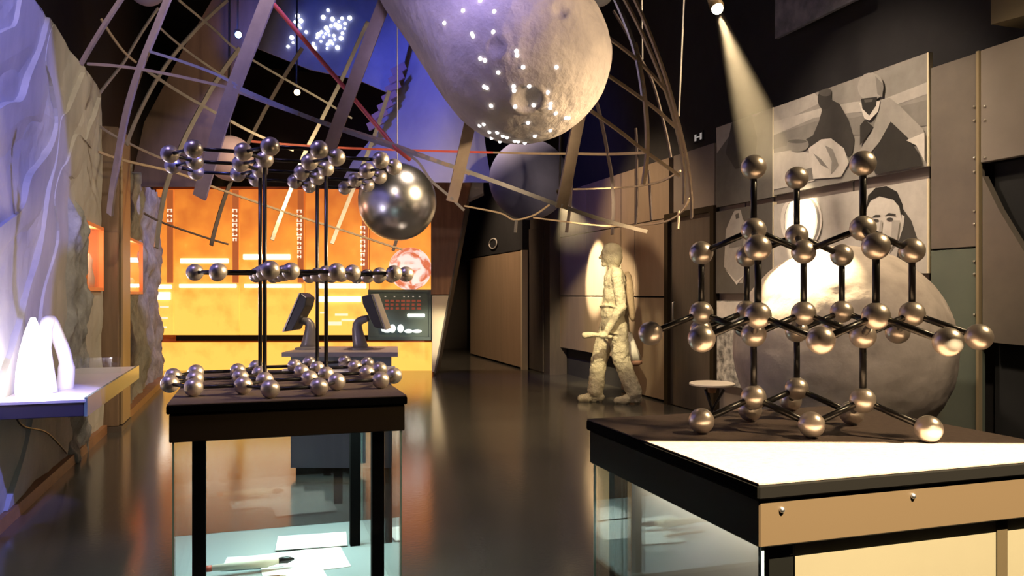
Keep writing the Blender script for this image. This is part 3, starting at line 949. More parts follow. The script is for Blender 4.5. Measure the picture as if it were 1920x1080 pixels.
def monitor(pts, base, label, flip):
    """pts: pixel outline of the screen seen from the side"""
    d = 5.72
    bx = px(base, 640, d)
    t = thing('monitor', (bx.x, bx.y, zc), label, 'monitor', 'monitors on the console')
    sh_ = obj('shell', prism([px(x, y, d - 0.12) for x, y in pts], FW * 0.24), M_MONITOR, t, bevel=0.006)
    a, b = pts[0], pts[1]
    s = -1 if not flip else 1
    f = [px(a[0] + s * 1.0, a[1], d - 0.115), px(b[0] + s * 1.0, b[1], d - 0.115)]
    obj('bezel', prism([f[0], f[1], f[1] + RX * s * 0.012, f[0] + RX * s * 0.008], FW * 0.23), mat('bezel_silver', (0.6, 0.55, 0.5), 0.35, 0.5), sh_)
    m_ = ((pts[2][0] + pts[3][0]) / 2, (pts[2][1] + pts[3][1]) / 2)
    top = px(m_[0], m_[1] + 4, d)
    foot = Vector((bx.x, bx.y, zc))
    mid = px(base + (4 if not flip else -6), 608, d)
    rr = [0.022, 0.025, 0.028, 0.031, 0.034, 0.038, 0.044, 0.05, 0.056]
    cu = spline([top, mid, foot + Vector((0, 0, 0.012))], 4)
    obj('neck', tube(cu, rr[:len(cu)], 12), M_STAND, t, smooth=True)
    obj('foot', lathe((bx.x, bx.y, zc), [(0.09, 0.001), (0.09, 0.010), (0.05, 0.02)], 24), M_STAND, t)


monitor([(564, 549), (533, 622), (548, 620), (572, 574), (575, 558)], 577, 'left monitor on the console, leaning to the left', False)
monitor([(697, 551), (720, 618), (702, 614), (680, 570), (678, 556)], 676, 'right monitor on the console, its back to the left one', True)

# ================================================================== SCULPTURE
SD = 9.1
SO = px(1147, 757, SD)
SO.z = 0


def sp(x, z, y=0.0):                   # local: x along the picture to the right, y away, z up
    return SO + RX * x + FW * y + Vector((0, 0, z))


def capsule(p, q, r0, r1, n=7, flat=1.0):
    parts = []
    for i in range(n + 1):
        t = i / n
        c_ = p.lerp(q, t)
        parts.append(sphere(c_, r0 + (r1 - r0) * t, 14, 10))
    return join(*parts)


def chain(pts):
    return join(*[capsule(a[0], b[0], a[1], b[1], max(3, int((a[0] - b[0]).length / 0.035))) for a, b in zip(pts[:-1], pts[1:])])


def oell(c, ax, ay, az, seg=20, rings=14):
    V, Fc = sphere((0, 0, 0), 1, seg, rings)
    return [c + ax * v[0] + ay * v[1] + az * v[2] for v in V], Fc


body = []
# head, face, hood
body.append(oell(sp(-0.02, 1.685), RX * 0.098, FW * 0.078, UZ * 0.122))
body.append(oell(sp(0.005, 1.735), RX * 0.115, FW * 0.1, UZ * 0.09))
body.append(oell(sp(0.035, 1.66), RX * 0.09, FW * 0.1, UZ * 0.12))
body.append(capsule(sp(-0.115, 1.69), sp(-0.135, 1.655), 0.014, 0.019, 3))     # nose
body.append(oell(sp(-0.105, 1.718), RX * 0.022, FW * 0.05, UZ * 0.012))        # brow
body.append(oell(sp(-0.105, 1.615), RX * 0.022, FW * 0.026, UZ * 0.010))       # mouth
body.append(oell(sp(-0.088, 1.578), RX * 0.032, FW * 0.032, UZ * 0.028))       # chin
body.append(oell(sp(0.005, 1.68, -0.082), RX * 0.022, FW * 0.012, UZ * 0.034)) # ears
body.append(oell(sp(0.005, 1.68, 0.082), RX * 0.022, FW * 0.012, UZ * 0.034))
body.append(chain([(sp(0.01, 1.60), 0.062), (sp(0.03, 1.47), 0.075)]))
# torso with coat
body.append(oell(sp(0.035, 1.38), RX * 0.128, FW * 0.19, UZ * 0.17))
body.append(oell(sp(0.025, 1.22), RX * 0.130, FW * 0.178, UZ * 0.19))
body.append(oell(sp(0.01, 1.03), RX * 0.140, FW * 0.182, UZ * 0.16))
body.append(oell(sp(0.02, 0.90), RX * 0.145, FW * 0.185, UZ * 0.15))
body.append(capsule(sp(0.035, 1.47, -0.16), sp(0.035, 1.47, 0.16), 0.07, 0.07, 8))
# legs in wide trousers
body.append(chain([(sp(-0.01, 0.87, 0.085), 0.118), (sp(-0.13, 0.50, 0.085), 0.098), (sp(-0.175, 0.13, 0.085), 0.095)]))
body.append(chain([(sp(0.045, 0.87, -0.085), 0.122), (sp(0.105, 0.47, -0.085), 0.100), (sp(0.245, 0.13, -0.085), 0.092)]))
# shoes
body.append(chain([(sp(-0.13, 0.055, 0.085), 0.052), (sp(-0.26, 0.05, 0.085), 0.05), (sp(-0.35, 0.04, 0.085), 0.038)]))
body.append(chain([(sp(0.29, 0.055, -0.085), 0.052), (sp(0.14, 0.05, -0.085), 0.05), (sp(0.04, 0.04, -0.085), 0.038)]))
# near arm
hn = sp(-0.115, 0.785, -0.255)
body.append(chain([(sp(0.035, 1.44, -0.20), 0.072), (sp(0.075, 1.10, -0.25), 0.058), (sp(-0.075, 0.845, -0.255), 0.044)]))
body.append(oell(hn, RX * 0.05, FW * 0.022, UZ * 0.045))
for k in range(4):
    x = -0.15 + k * 0.023
    r = 0.0125 - 0.001 * abs(k - 1.5)
    z = 0.785 - 0.012 + k * 0.0015
    body.append(chain([(sp(x, z + 0.03, -0.275), r), (sp(x - 0.004, z + 0.002, -0.29), r), (sp(x - 0.004, z - 0.026, -0.268), r), (sp(x, z - 0.026, -0.235), r * 0.9)]))
body.append(chain([(sp(-0.11, 0.81, -0.235), 0.015), (sp(-0.15, 0.815, -0.225), 0.0135), (sp(-0.178, 0.80, -0.235), 0.012)]))
# far arm reaching down to the bag
hf = sp(0.20, 0.875, 0.23)
body.append(chain([(sp(0.04, 1.44, 0.20), 0.07), (sp(0.15, 1.14, 0.24), 0.056), (sp(0.195, 0.93, 0.235), 0.042)]))
body.append(oell(hf, RX * 0.04, FW * 0.022, UZ * 0.05))
for k in range(4):
    body.append(chain([(hf + RX * (-0.03 + 0.02 * k) - UZ * 0.03, 0.0125), (hf + RX * (-0.03 + 0.02 * k) - UZ * 0.06 - FW * 0.006, 0.0115), (hf + RX * (-0.028 + 0.019 * k) - UZ * 0.068 - FW * 0.03, 0.0105)]))
body.append(chain([(hf - RX * 0.035 + UZ * 0.01, 0.014), (hf - RX * 0.055 - UZ * 0.03 - FW * 0.02, 0.012)]))
# belt and coat hem folds
for z, rr in ((1.10, 0.138), (0.80, 0.150)):
    ring = [sp(0.015 + rr * math.cos(a), z + 0.012 * math.sin(2 * a), (rr + 0.055) * math.sin(a)) for a in [2 * math.pi * i / 28 for i in range(29)]]
    body.append(tube(ring, 0.016, 8, False))
vf = join(*body)
me0 = bpy.data.meshes.new('sculpt_raw')
me0.from_pydata([Vector(v) - SO for v in vf[0]], [], vf[1])
tmp = bpy.data.objects.new('sculpt_raw', me0)
C.objects.link(tmp)
md = tmp.modifiers.new('r', 'REMESH')
md.mode = 'VOXEL'
md.voxel_size = 0.0105
md = tmp.modifiers.new('s', 'SMOOTH')
md.iterations = 3
md.factor = 0.5
dg = bpy.context.evaluated_depsgraph_get()
me1 = bpy.data.meshes.new_from_object(tmp.evaluated_get(dg))
bpy.data.objects.remove(tmp)
nrm = [v.normal.copy() for v in me1.vertices]
for v, n in zip(me1.vertices, nrm):
    kf = 0.35 if (v.co.z > 1.55 or (0.70 < v.co.z < 0.95 and abs(Vector((v.co.x, v.co.y, 0)).dot(FW)) > 0.2)) else 1.0
    lump = noise.fractal(v.co * 11, 0.8, 2.0, 4) * 0.010 + abs(noise.noise(v.co * 24)) * 0.010 - 0.004
    v.co += n * lump * kf
zmin = min(v.co.z for v in me1.vertices)
for v in me1.vertices:
    v.co.z -= zmin
    if v.co.z < 0.012:
        v.co.z = 0.0
for p in me1.polygons:
    p.use_smooth = True
me1.materials.clear()
me1.materials.append(M_PLASTER)
so = place('plaster_person', me1, SO)
props(so, 'pale plaster sculpture of a walking person holding a short club', 'sculpture')
# club in the near hand
cl = [sp(-0.36, 0.775, -0.256), sp(-0.31, 0.787, -0.256), sp(-0.22, 0.79, -0.256), sp(-0.10, 0.775, -0.256), sp(-0.03, 0.765, -0.256)]
obj('plaster_club', tube(spline(cl, 5), [0.018, 0.028, 0.034, 0.036, 0.036, 0.035, 0.034, 0.032, 0.030, 0.028, 0.026, 0.024, 0.023, 0.022, 0.021, 0.02, 0.02, 0.019, 0.018, 0.018, 0.017], 12), M_PLASTER, smooth=True,
    label='short pale club in the hand of the plaster figure', cat='club')
# bag hanging behind
bt = sp(0.2, 0.80, 0.225)
bag = thing('cloth_bag', sp(0.28, 0.42, 0.1), 'white cloth bag with brown base hanging behind the plaster figure', 'bag')
for nm, pr, m in (('cloth', [(0.018, 0.80), (0.03, 0.74), (0.07, 0.60), (0.105, 0.47)], mat('bag_cloth', (0.85, 0.82, 0.76), 0.7)), ('base', [(0.107, 0.47), (0.10, 0.43), (0.05, 0.405)], mat('bag_base', (0.32, 0.17, 0.12), 0.7))):
    V, Fc = [], []
    for r, z in pr:
        for j in range(24):
            a = 2 * math.pi * j / 24
            q = r * (1 + 0.10 * math.sin(5 * a))
            lean = (0.80 - z) * 0.10
            V.append(sp(0.235 + lean + q * math.cos(a), z, 0.17 + 0.6 * q * math.sin(a)))
    for i in range(len(pr) - 1):
        for j in range(24):
            a, b = i * 24 + j, i * 24 + (j + 1) % 24
            Fc.append((a, b, b + 24, a + 24))
    Fc += [list(range(24)), [(len(pr) - 1) * 24 + j for j in range(24)]]
    obj(nm, (V, Fc), m, bag, smooth=True)
obj('strap', tube([sp(0.235, 0.795, 0.17), sp(0.225, 0.81, 0.19), sp(0.20, 0.82, 0.215)], 0.01, 8), mat('bag_strap', (0.5, 0.42, 0.3), 0.7), bag, smooth=True)
# quiver on the back
qv = thing('back_quiver', sp(0.2, 0.95, 0.05), 'tan quiver slung on the back of the plaster figure', 'quiver')
obj('tube', tube([sp(0.25, 0.93, 0.03), sp(0.235, 0.98, 0.03), sp(0.215, 1.12, 0.03), sp(0.19, 1.34, 0.03), sp(0.18, 1.45, 0.03), sp(0.175, 1.5, 0.03)], [0.015, 0.036, 0.05, 0.06, 0.05, 0.02], 16), mat('quiver_tan', (0.50, 0.38, 0.26), 0.8, c2=(0.38, 0.28, 0.19), scale=20, bump=0.4), qv, smooth=True)
obj('strap', tube([sp(0.15, 1.42, -0.06), sp(0.10, 1.50, -0.12), sp(0.03, 1.53, -0.13)], 0.012, 8), mat('bag_strap', (0.5, 0.42, 0.3), 0.7), qv, smooth=True)

# ================================================================== DISPLAY CASES
ZT = 0.89


def display_case(x0, x1, y0, y1, label, liner=None):
    t = thing('display_case', ((x0 + x1) / 2, (y0 + y1) / 2, 0), label, 'display case', 'glass display cases')
    obj('case_top', box(x0, x1, y0, y1, ZT - 0.032, ZT - 0.003), M_EDGE, t, bevel=0.004)
    obj('felt', box(x0 + 0.002, x1 - 0.002, y0 + 0.002, y1 - 0.002, ZT - 0.003, ZT), M_TABLETOP, t)
    i = 0.008
    obj('apron', box(x0 + i, x1 - i, y0 + i, y1 - i, ZT - 0.125, ZT - 0.033), M_APRON, t, bevel=0.003)
    j = 0.018
    zb = 0.15
    obj('plinth', box(x0 + i, x1 - i, y0 + i, y1 - i, 0, zb - 0.012), M_APRON, t)
    obj('case_floor', box(x0 + i + 0.01, x1 - i - 0.01, y0 + i + 0.01, y1 - i - 0.01, zb - 0.012, zb), mat('case_floor_grey', (0.30, 0.36, 0.36), 0.35), t)
    g = 0.008
    for vf in (box(x0 + j, x1 - j, y0 + j, y0 + j + g, zb, ZT - 0.125), box(x0 + j, x1 - j, y1 - j - g, y1 - j, zb, ZT - 0.125),
               box(x0 + j, x0 + j + g, y0 + j + g, y1 - j - g, zb, ZT - 0.125), box(x1 - j - g, x1 - j, y0 + j + g, y1 - j - g, zb, ZT - 0.125)):
        obj('glass_pane', vf, M_GLASS, t)
    for ax in (x0 + j - 0.001, x1 - j - 0.005):
        for ay in (y0 + j - 0.003, y1 - j - 0.003):
            obj('glass_seam', box(ax, ax + 0.006, ay, ay + 0.006, zb, ZT - 0.125), M_GLASSEDGE, t)
    return t, zb


LX0, LX1, LY0, LY1 = -0.273, 0.512, 2.79, 3.92
caseL, zb = display_case(LX0, LX1, LY0, LY1, 'glass display case with black apron under the flat layered ball model')
for ax, ay in ((LX0 + 0.075, LY0 + 0.045), (LX1 - 0.117, LY0 + 0.045), (LX1 - 0.117, LY0 + 0.72)):
        obj('leg', box(ax, ax + 0.042, ay, ay + 0.042, zb, ZT - 0.125), M_EDGE, caseL)
l = lamp('AREA', 'case_lamp', (0.2, 3.45, ZT - 0.14), (0.2, 3.4, 0), 13, (0.72, 1.0, 0.95), 0.5, sy=0.5)
# papers and tools inside
def sheet(cx, cy, wx, wy, rot, k, label):
    cz = zb + 0.0015 + k * 0.0022
    ax = Vector((math.cos(rot), math.sin(rot), 0)) * wx / 2
    ay = Vector((-math.sin(rot), math.cos(rot), 0)) * wy / 2
    obj('paper_sheet', obox((cx, cy, cz), ax, ay, Vector((0, 0, 0.001))), M_WHITE, label=label, cat='paper', group='papers in the display case')


sheet(0.19, 3.38, 0.34, 0.28, 0.06, 0, 'large white sheet on the case floor at the right')
sheet(0.24, 3.62, 0.30, 0.20, -0.08, 3, 'white sheet at the far right of the case floor')
sheet(0.0, 3.42, 0.24, 0.16, -0.12, 1, 'white sheet on the case floor at the left')
sheet(0.15, 3.20, 0.22, 0.16, 0.1, 2, 'front white sheet under the pencil in the case')
br = thing('paint_brush', (-0.03, 3.3, zb), 'white handled brush with red end lying on papers', 'brush')
zc2 = zb + 0.034
obj('handle', tube([(-0.16, 3.30, zc2), (-0.05, 3.305, zc2), (0.04, 3.31, zc2), (0.09, 3.312, zc2)], [0.011, 0.016, 0.022, 0.012], 12), mat('brush_cream', (0.75, 0.70, 0.55), 0.5), br, smooth=True)
obj('end_cap', tube([(-0.19, 3.298, zc2), (-0.16, 3.30, zc2)], [0.012, 0.0125], 12), mat('brush_red', (0.5, 0.08, 0.04), 0.5), br, smooth=True)
obj('bristles', tube([(0.09, 3.312, zc2), (0.125, 3.314, zc2), (0.15, 3.315, zc2)], [0.012, 0.014, 0.004], 12), M_ROD, br, smooth=True)
pn = thing('pencil', (0.02, 3.17, zb), 'thin brown pencil lying in front of the brush', 'pencil')
zc3 = zb + 0.016
obj('barrel', tube([(-0.09, 3.19, zc3), (0.09, 3.18, zc3)], 0.006, 6), M_WOODEDGE, pn)
obj('tip', tube([(0.09, 3.18, zc3), (0.115, 3.1785, zc3)], [0.006, 0.001], 6), mat('pencil_tip', (0.7, 0.55, 0.35), 0.6), pn)
# small flat white patches on the case top behind the balls
for k, (x0, x1, y0, y1) in enumerate(((615, 655, 690, 703), (719, 741, 688, 697), (526, 541, 689, 699))):
    q = [onZ(x0 + 4, y0, ZT), onZ(x1, y0, ZT), onZ(x1 - 2, y1, ZT), onZ(x0, y1, ZT)]
    q = [Vector((p.x, min(p.y, LY1 - 0.01), ZT + 0.0008)) for p in q]
    obj('white_patch', prism(q, (0, 0, 0.003)), M_WHITE, label='small flat white patch on the case top, %s of three' % ('middle', 'rightmost', 'leftmost')[k], cat='card', group='white patches on the left case')

RX0, RX1, RY0, RY1 = 0.905, 1.81, 1.29, 2.115
caseR, zb = display_case(RX0, RX1, RY0, RY1, 'glass display case with brightly lit top under the upright ball model')
M_LINER = mat('case_liner_beige', (0.46, 0.43, 0.37), 0.6, c2=(0.42, 0.39, 0.34), scale=1.5)
obj('side_liner', box(RX0 + 0.12, RX0 + 0.126, RY0 + 0.11, RY1 - 0.05, zb, ZT - 0.126), M_LINER, caseR)
obj('front_liner', box(RX0 + 0.105, RX1 - 0.03, RY0 + 0.03, RY0 + 0.036, zb, ZT - 0.126), mat('front_liner_brown', (0.062, 0.050, 0.034), 0.7, c2=(0.055, 0.044, 0.03), scale=1.5), caseR)
for ax, ay, ww in ((RX0 + 0.045, RY0 + 0.03, 0.055), (1.525, RY0 + 0.027, 0.03), (RX1 - 0.08, RY1 - 0.09, 0.04), (RX0 + 0.05, RY1 - 0.085, 0.04)):
    obj('leg', box(ax, ax + ww, ay, ay + (0.035 if ww != 0.03 else 0.003), zb, ZT - 0.126), M_EDGE if ww == 0.055 else M_APRON, caseR)
lamp('AREA', 'side_liner_fill', (RX0 + 0.075, RY0 + 0.42, ZT - 0.13), (RX0 + 0.09, RY0 + 0.42, 0), 0.75, (1.0, 0.90, 0.74), 0.6, sy=0.05)  # added fill light to brighten the side liner behind the pane
for xx, yy in ((1466, 956), (1712, 930)):
    d_ = ray(xx, yy)
    p = Vector((0, 0, EYE)) + d_ * ((RY0 + 0.007) / d_.y)
    obj('screw', sphere(p, 0.006, 12, 8), M_CHROME, [c_ for c_ in caseR.children if c_.name.startswith('apron')][0], smooth=True)

# ================================================================== BALL MODELS
RB = 0.0325
bmesh_ball = sphere((0, 0, 0), RB, 32, 20)
me_ball = bpy.data.meshes.new('ball')
me_ball.from_pydata(bmesh_ball[0], [], bmesh_ball[1])
me_ball.materials.append(M_BALL)
for p in me_ball.polygons:
    p.use_smooth = True
RODS = {}


def rod(a, b, parent, r=0.0085, name='rod'):
    L = (b - a).length
    k = (round(L, 3), r)
    if k not in RODS:
        vf_ = tube([(0, 0, -L / 2), (0, 0, L / 2)], r, 14)
        m_ = bpy.data.meshes.new('rod')
        m_.from_pydata(vf_[0], [], vf_[1])
        m_.materials.append(M_ROD)
        for p in m_.polygons:
            p.use_smooth = len(p.vertices) == 4
        RODS[k] = m_
    o = place(name, RODS[k], (a + b) / 2, parent)
    o.rotation_euler = (b - a).to_track_quat('Z', 'Y').to_euler()


def bond_all(P, length, parent, r=0.0085):
    for i in range(len(P)):
        for j in range(i):
            if abs((P[i] - P[j]).length - length) < length * 0.08:
                rod(P[i], P[j], parent, r)


# upright model (right)
k = (1.25 - ZT) / (1.25 - 0.95313993 + 0.0294)
mx, my = 1.26870841 * k, 1.62616077 * k
th, hb, bv, pk = 1.02866905, 0.13971646 * k, 0.14956041 * k, 0.04934825 * k
z0 = ZT + RB
dl = [Vector((math.cos(th + t), math.sin(th + t), 0)) * hb for t in (0, 2 * math.pi / 3, 4 * math.pi / 3)]
c0 = Vector((mx, my, 0))
al = [c0 + d for d in dl]
be = [c0] + [c0 + dl[i] - dl[j] for i in range(3) for j in range(3) if i != j]
a2 = al + [c0 + 2 * dl[i] - dl[j] for i in range(3) for j in range(3) if i != j] + [c0 - 2 * d for d in dl]
ga = [c0 - d for d in dl] + [c0 + 2 * d for d in dl]
zG = z0
zF = zG + pk
zE = zF + bv
zD = zE + pk
zC = zD + bv
zB = zC + pk
zA = zB + bv


def lev(L, z):
    return [Vector((p.x, p.y, z)) for p in L]


mr = thing('crystal_model', (mx, my, ZT), 'upright crystal model of steel balls and black rods on the lit case', 'ball model', 'ball and rod models')
G, Ff, E_, D_, Cc, B_, A_ = lev(ga, zG), lev(al, zF), lev(a2, zE), lev(be, zD), lev(be, zC), lev(al, zB), lev(al, zA)
for L in (G, Ff, E_, D_, Cc, B_, A_):
    for p in L:
        place('ball', me_ball, p, mr)
bl_ = math.hypot(hb, pk)
for U, W in ((Ff, G), (D_, E_), (B_, Cc)):
    for p in U:
        for q in W:
            if abs((p - q).length - bl_) < 0.02:
                rod(p, q, mr)
for U, W in ((A_, B_), (Cc, D_), (E_[:3], Ff)):
    for p, q in zip(U, W):
        rod(p, q, mr)

# flat layered model (left)
k = 1.44e-4
th, b0, X0, Y0 = 0.0518, 1139.66 * k, 243.545 * k, 21799.0 * k
S3 = math.sqrt(3) / 2
COLS = [[(-1, -1, 1), (0, -2, 1)], [(-1, 0, 0), (0, -1, 0), (1, -2, 0)], [(-1, 0, 1), (0, -1, 1), (1, -2, 1)],
        [(-1, 1, 0), (0, 0, 0), (1, -1, 0), (2, -2, 0)], [(-1, 1, 1), (0, 0, 1), (1, -1, 1), (2, -2, 1)],
        [(0, 1, 0), (1, 0, 0), (2, -1, 0), (3, -2, 0)], [(0, 1, 1), (1, 0, 1), (2, -1, 1), (3, -2, 1)], [(1, 1, 0), (2, 0, 0), (3, -1, 0)]]


def site(s, z, sh=(0, 0)):
    i, j, t = s
    ux = 1.5 * b0 * (i + j) + t * b0 + sh[0] * b0
    uy = S3 * b0 * (i - j) + sh[1] * b0
    return Vector((X0 + ux * math.cos(th) - uy * math.sin(th), Y0 + ux * math.sin(th) + uy * math.cos(th), z))


zbt, zmd, ztp = ZT + RB, 1.330, 1.7535
ml = thing('layer_model', (X0, Y0, ZT), 'flat layered honeycomb model of steel balls in three storeys', 'ball model', 'ball and rod models')
LB = [site(s, zbt) for c in COLS for s in c]
LT = [site(s, ztp) for c in COLS for s in c]
LM = [site(s, zmd, (0.5, S3)) for c in COLS for s in c if s not in ((0, -2, 1), (1, -2, 0))] + [site((-1, 0, 1), zmd, (0.5, -S3))]
for L in (LB, LT, LM):
    for p in L:
        place('ball', me_ball, p, ml)
    bond_all(L, b0, ml, 0.007)
for s in ((0, 0, 0), (1, -1, 0), (1, 0, 0), (2, -1, 0)):
    rod(site(s, zbt), site(s, ztp), ml, 0.0078, 'post')

# ================================================================== SKY CAGE
CD = 6.2
cc = px(740, 275, CD)
CR = 2.42


def sph(x, y, far):
    o_ = Vector((0, 0, EYE))
    d_ = ray(x, y).normalized()
    oc = o_ - cc
    b = oc.dot(d_)
    q = b * b - (oc.length_squared - CR * CR)
    if q <= 0:
        p = o_ + d_ * (-b)
        return cc + (p - cc).normalized() * CR
    return o_ + d_ * (-b + (math.sqrt(q) if far else -math.sqrt(q)))


cage = thing('sky_cage', (cc.x, cc.y, cc.z - 0.6), 'large hanging globe cage of curved metal bars', 'hanging cage')
TN, ST, DK, RD = M_TANBAR, M_STEELBAR, M_DARKBAR, M_REDBAR
BARS = [
    # meridians, near side
    (0, 11, TN, [(236, -14), (200, 40), (172, 85), (152, 120)]),
    (0, 15, TN, [(320, -14), (292, 55), (262, 130), (240, 200), (222, 290), (212, 350), (206, 402)]),
    (0, 28, TN, [(508, -14), (475, 70), (440, 160), (415, 230), (395, 300), (374, 370)]),
    (0, 24, TN, [(728, -14), (690, 85), (660, 165), (635, 230), (615, 290), (602, 330)]),
    (0, 22, TN, [(940, 20), (905, 130), (885, 215), (866, 300), (847, 378)]),
    (0, 25, TN, [(1100, 150), (1083, 235), (1070, 300), (1052, 390)]),
    (0, 10, TN, [(1190, 80), (1204, 150), (1212, 220), (1213, 290), (1206, 346)]),
    (0, 10, ST, [(1148, -14), (1172, 40), (1192, 100), (1206, 180)]),
    (0, 8, TN, [(1186, -10), (1225, 80), (1253, 160), (1272, 230), (1288, 300), (1297, 408)]),
    (0, 7, TN, [(1166, -10), (1212, 80), (1246, 165), (1268, 240), (1281, 310), (1282, 382)]),
    (1, 5, DK, [(1150, 20), (1190, 90), (1222, 150), (1242, 220), (1258, 296)]),
    # meridians, far side
    (1, 5, ST, [(297, 15), (245, 95), (222, 130), (187, 175)]),
    (1, 7, ST, [(427, 0), (353, 71), (306, 130), (262, 210), (237, 272)]),
    (1, 9, ST, [(450, 90), (404, 154), (377, 201), (335, 285), (313, 345), (300, 410), (293, 465)]),
    (1, 7, DK, [(567, 90), (520, 165), (487, 225), (457, 285), (425, 360), (396, 460)]),
    (1, 7, ST, [(690, 40), (640, 150), (600, 230), (570, 290), (545, 355), (510, 450)]),
    (1, 7, ST, [(730, 170), (700, 260), (672, 330), (652, 380), (622, 457)]),
    (1, 6, DK, [(746, 440), (742, 455), (737, 470)]),
    (1, 7, DK, [(1118, 190), (1138, 280), (1148, 340), (1148, 440)]),
    (1, 5, DK, [(1192, 240), (1194, 330), (1192, 421)]),
    (1, 5, DK, [(1216, 320), (1219, 370), (1221, 413)]),
    (1, 6, DK, [(1071, 335), (1068, 390), (1062, 436)]),
    (1, 5, TN, [(1273, 396), (1271, 430)]),
    (1, 5, ST, [(968, 412), (966, 436)]),
    # parallels
    (0, 8, ST, [(440, 160), (462, 172), (540, 205), (640, 243), (735, 275), (848, 312), (960, 352), (1052, 386), (1130, 412), (1212, 434)]),
    (0, 6, TN, [(436, 168), (560, 214), (700, 258), (790, 290), (880, 326)]),
    (0, 5, TN, [(165, 120), (230, 125), (320, 140), (440, 167)]),
    (0, 5, ST, [(282, 97), (340, 115), (400, 137), (442, 158)]),
    (1, 4, ST, [(335, 0), (400, 54), (442, 92), (520, 140), (600, 185), (660, 222)]),
    (1, 4, ST, [(297, 50), (350, 95), (427, 148)]),
    (1, 4, TN, [(190, 36), (215, 75), (235, 100), (255, 117)]),
    (1, 5, ST, [(276, 133), (340, 175), (407, 213), (480, 252), (550, 282)]),
    (1, 4, ST, [(187, 237), (215, 255), (250, 273), (303, 297)]),
    (1, 4, TN, [(185, 285), (226, 299), (324, 322), (393, 348), (500, 386), (640, 431), (755, 468)]),
    (1, 3, DK, [(270, 400), (299, 415), (360, 437), (428, 458)]),
    (1, 4, RD, [(470, 265), (600, 275), (740, 281), (850, 284), (925, 286)]),
    (1, 4, TN, [(925, 286), (1010, 288), (1080, 288)]),
    (0, 6, TN, [(1108, 208), (1160, 245), (1215, 288), (1274, 330)]),
    (0, 6, TN, [(1138, 140), (1185, 172), (1230, 205), (1266, 238)]),
    (0, 6, TN, [(1128, 62), (1180, 100), (1207, 124), (1250, 172)]),
    (1, 3, TN, [(870, 386), (936, 399), (960, 411), (977, 411), (1004, 402), (1030, 384)]),
    (1, 3, TN, [(1000, 408), (1062, 416), (1140, 424), (1200, 422), (1250, 415), (1280, 396), (1293, 372)]),
    (1, 3, TN, [(1075, 355), (1140, 353), (1195, 349), (1240, 340), (1276, 320)]),
    (1, 5, TN, [(1080, 288), (1140, 289), (1212, 286)]),
    (0, 5, ST, [(735, 274), (780, 300), (808, 338), (838, 364), (870, 394)]),
]
for far, wpx, m, pl in BARS:
    q = spline([sph(x, y, far) for x, y in pl], 5)
    q = [cc + (p - cc).normalized() * CR for p in q]
    mid = q[len(q) // 2]
    dm = mid.dot(FW)
    obj('bar', strip(q, wpx * dm / F, 0.012, cc), m, cage)
a_, b_2 = sph(500, -8, 0), sph(742, 278, 0)
obj('brace', tube([a_, b_2, sph(770, 300, 0)], 0.011, 10), M_REDBAR, cage, smooth=True)
obj('cable', tube([px(1273, 218, 5.8), px(1290, -160, 5.8)], 0.006, 6), M_STEELBAR, cage)
obj('cable', tube([px(1205, 112, 6.0), px(1202, -160, 6.0)], 0.005, 6), M_STEELBAR, cage)

# chrome ball
cb2 = px(745, 378, 6.4)
cbr = thing('chrome_ball', cb2, 'large mirror chrome ball hanging inside the cage', 'hanging ball')
obj('sphere', sphere(cb2, 73 * 6.4 / F, 64, 40), M_CHROME, cbr, smooth=True)
obj('wire', tube([cb2 + Vector((0, 0, 0.3)), Vector((cb2.x, cb2.y, 6.0))], 0.004, 6), M_STEELBAR, cbr)
# pink planet, violet planet, blue planet, small dark one
for nm, x, y, r, d, m, lab in (
        ('hanging_planet', 432, 297, 42, 7.6, mat('planet_pink', (0.62, 0.46, 0.44), 0.6, c2=(0.5, 0.36, 0.4), scale=5), 'pinkish planet ball behind the top storey of the layer model'),
        ('hanging_planet', 275, -24, 34, 6.6, mat('planet_violet', (0.40, 0.34, 0.52), 0.6), 'violet planet ball cut off at the top left'),
        ('hanging_planet', 992, 337, 75, 9.6, mat('planet_blue', (0.075, 0.08, 0.17), 0.8, c2=(0.06, 0.065, 0.14), scale=4, spec=0.2), 'dim blue grey planet ball below the asteroid'),
        ('hanging_planet', 1122, -18, 30, 6.8, mat('planet_grey', (0.22, 0.22, 0.26), 0.6), 'dark grey planet ball cut off above the asteroid')):
    p = px(x, y, d)
    t = thing(nm, p, lab, 'planet', 'planets hanging round the cage')
    obj('sphere', sphere(p, r * d / F, 48, 30), m, t, smooth=True)
    obj('wire', tube([p, Vector((p.x, p.y, 6.0))], 0.003, 6), M_DARKBAR, t)
lamp('SPOT', 'planet_spot', px(560, 120, 6.0), px(432, 297, 7.6), 30, (1.0, 0.65, 0.5), 0.05, 20, 0.8)

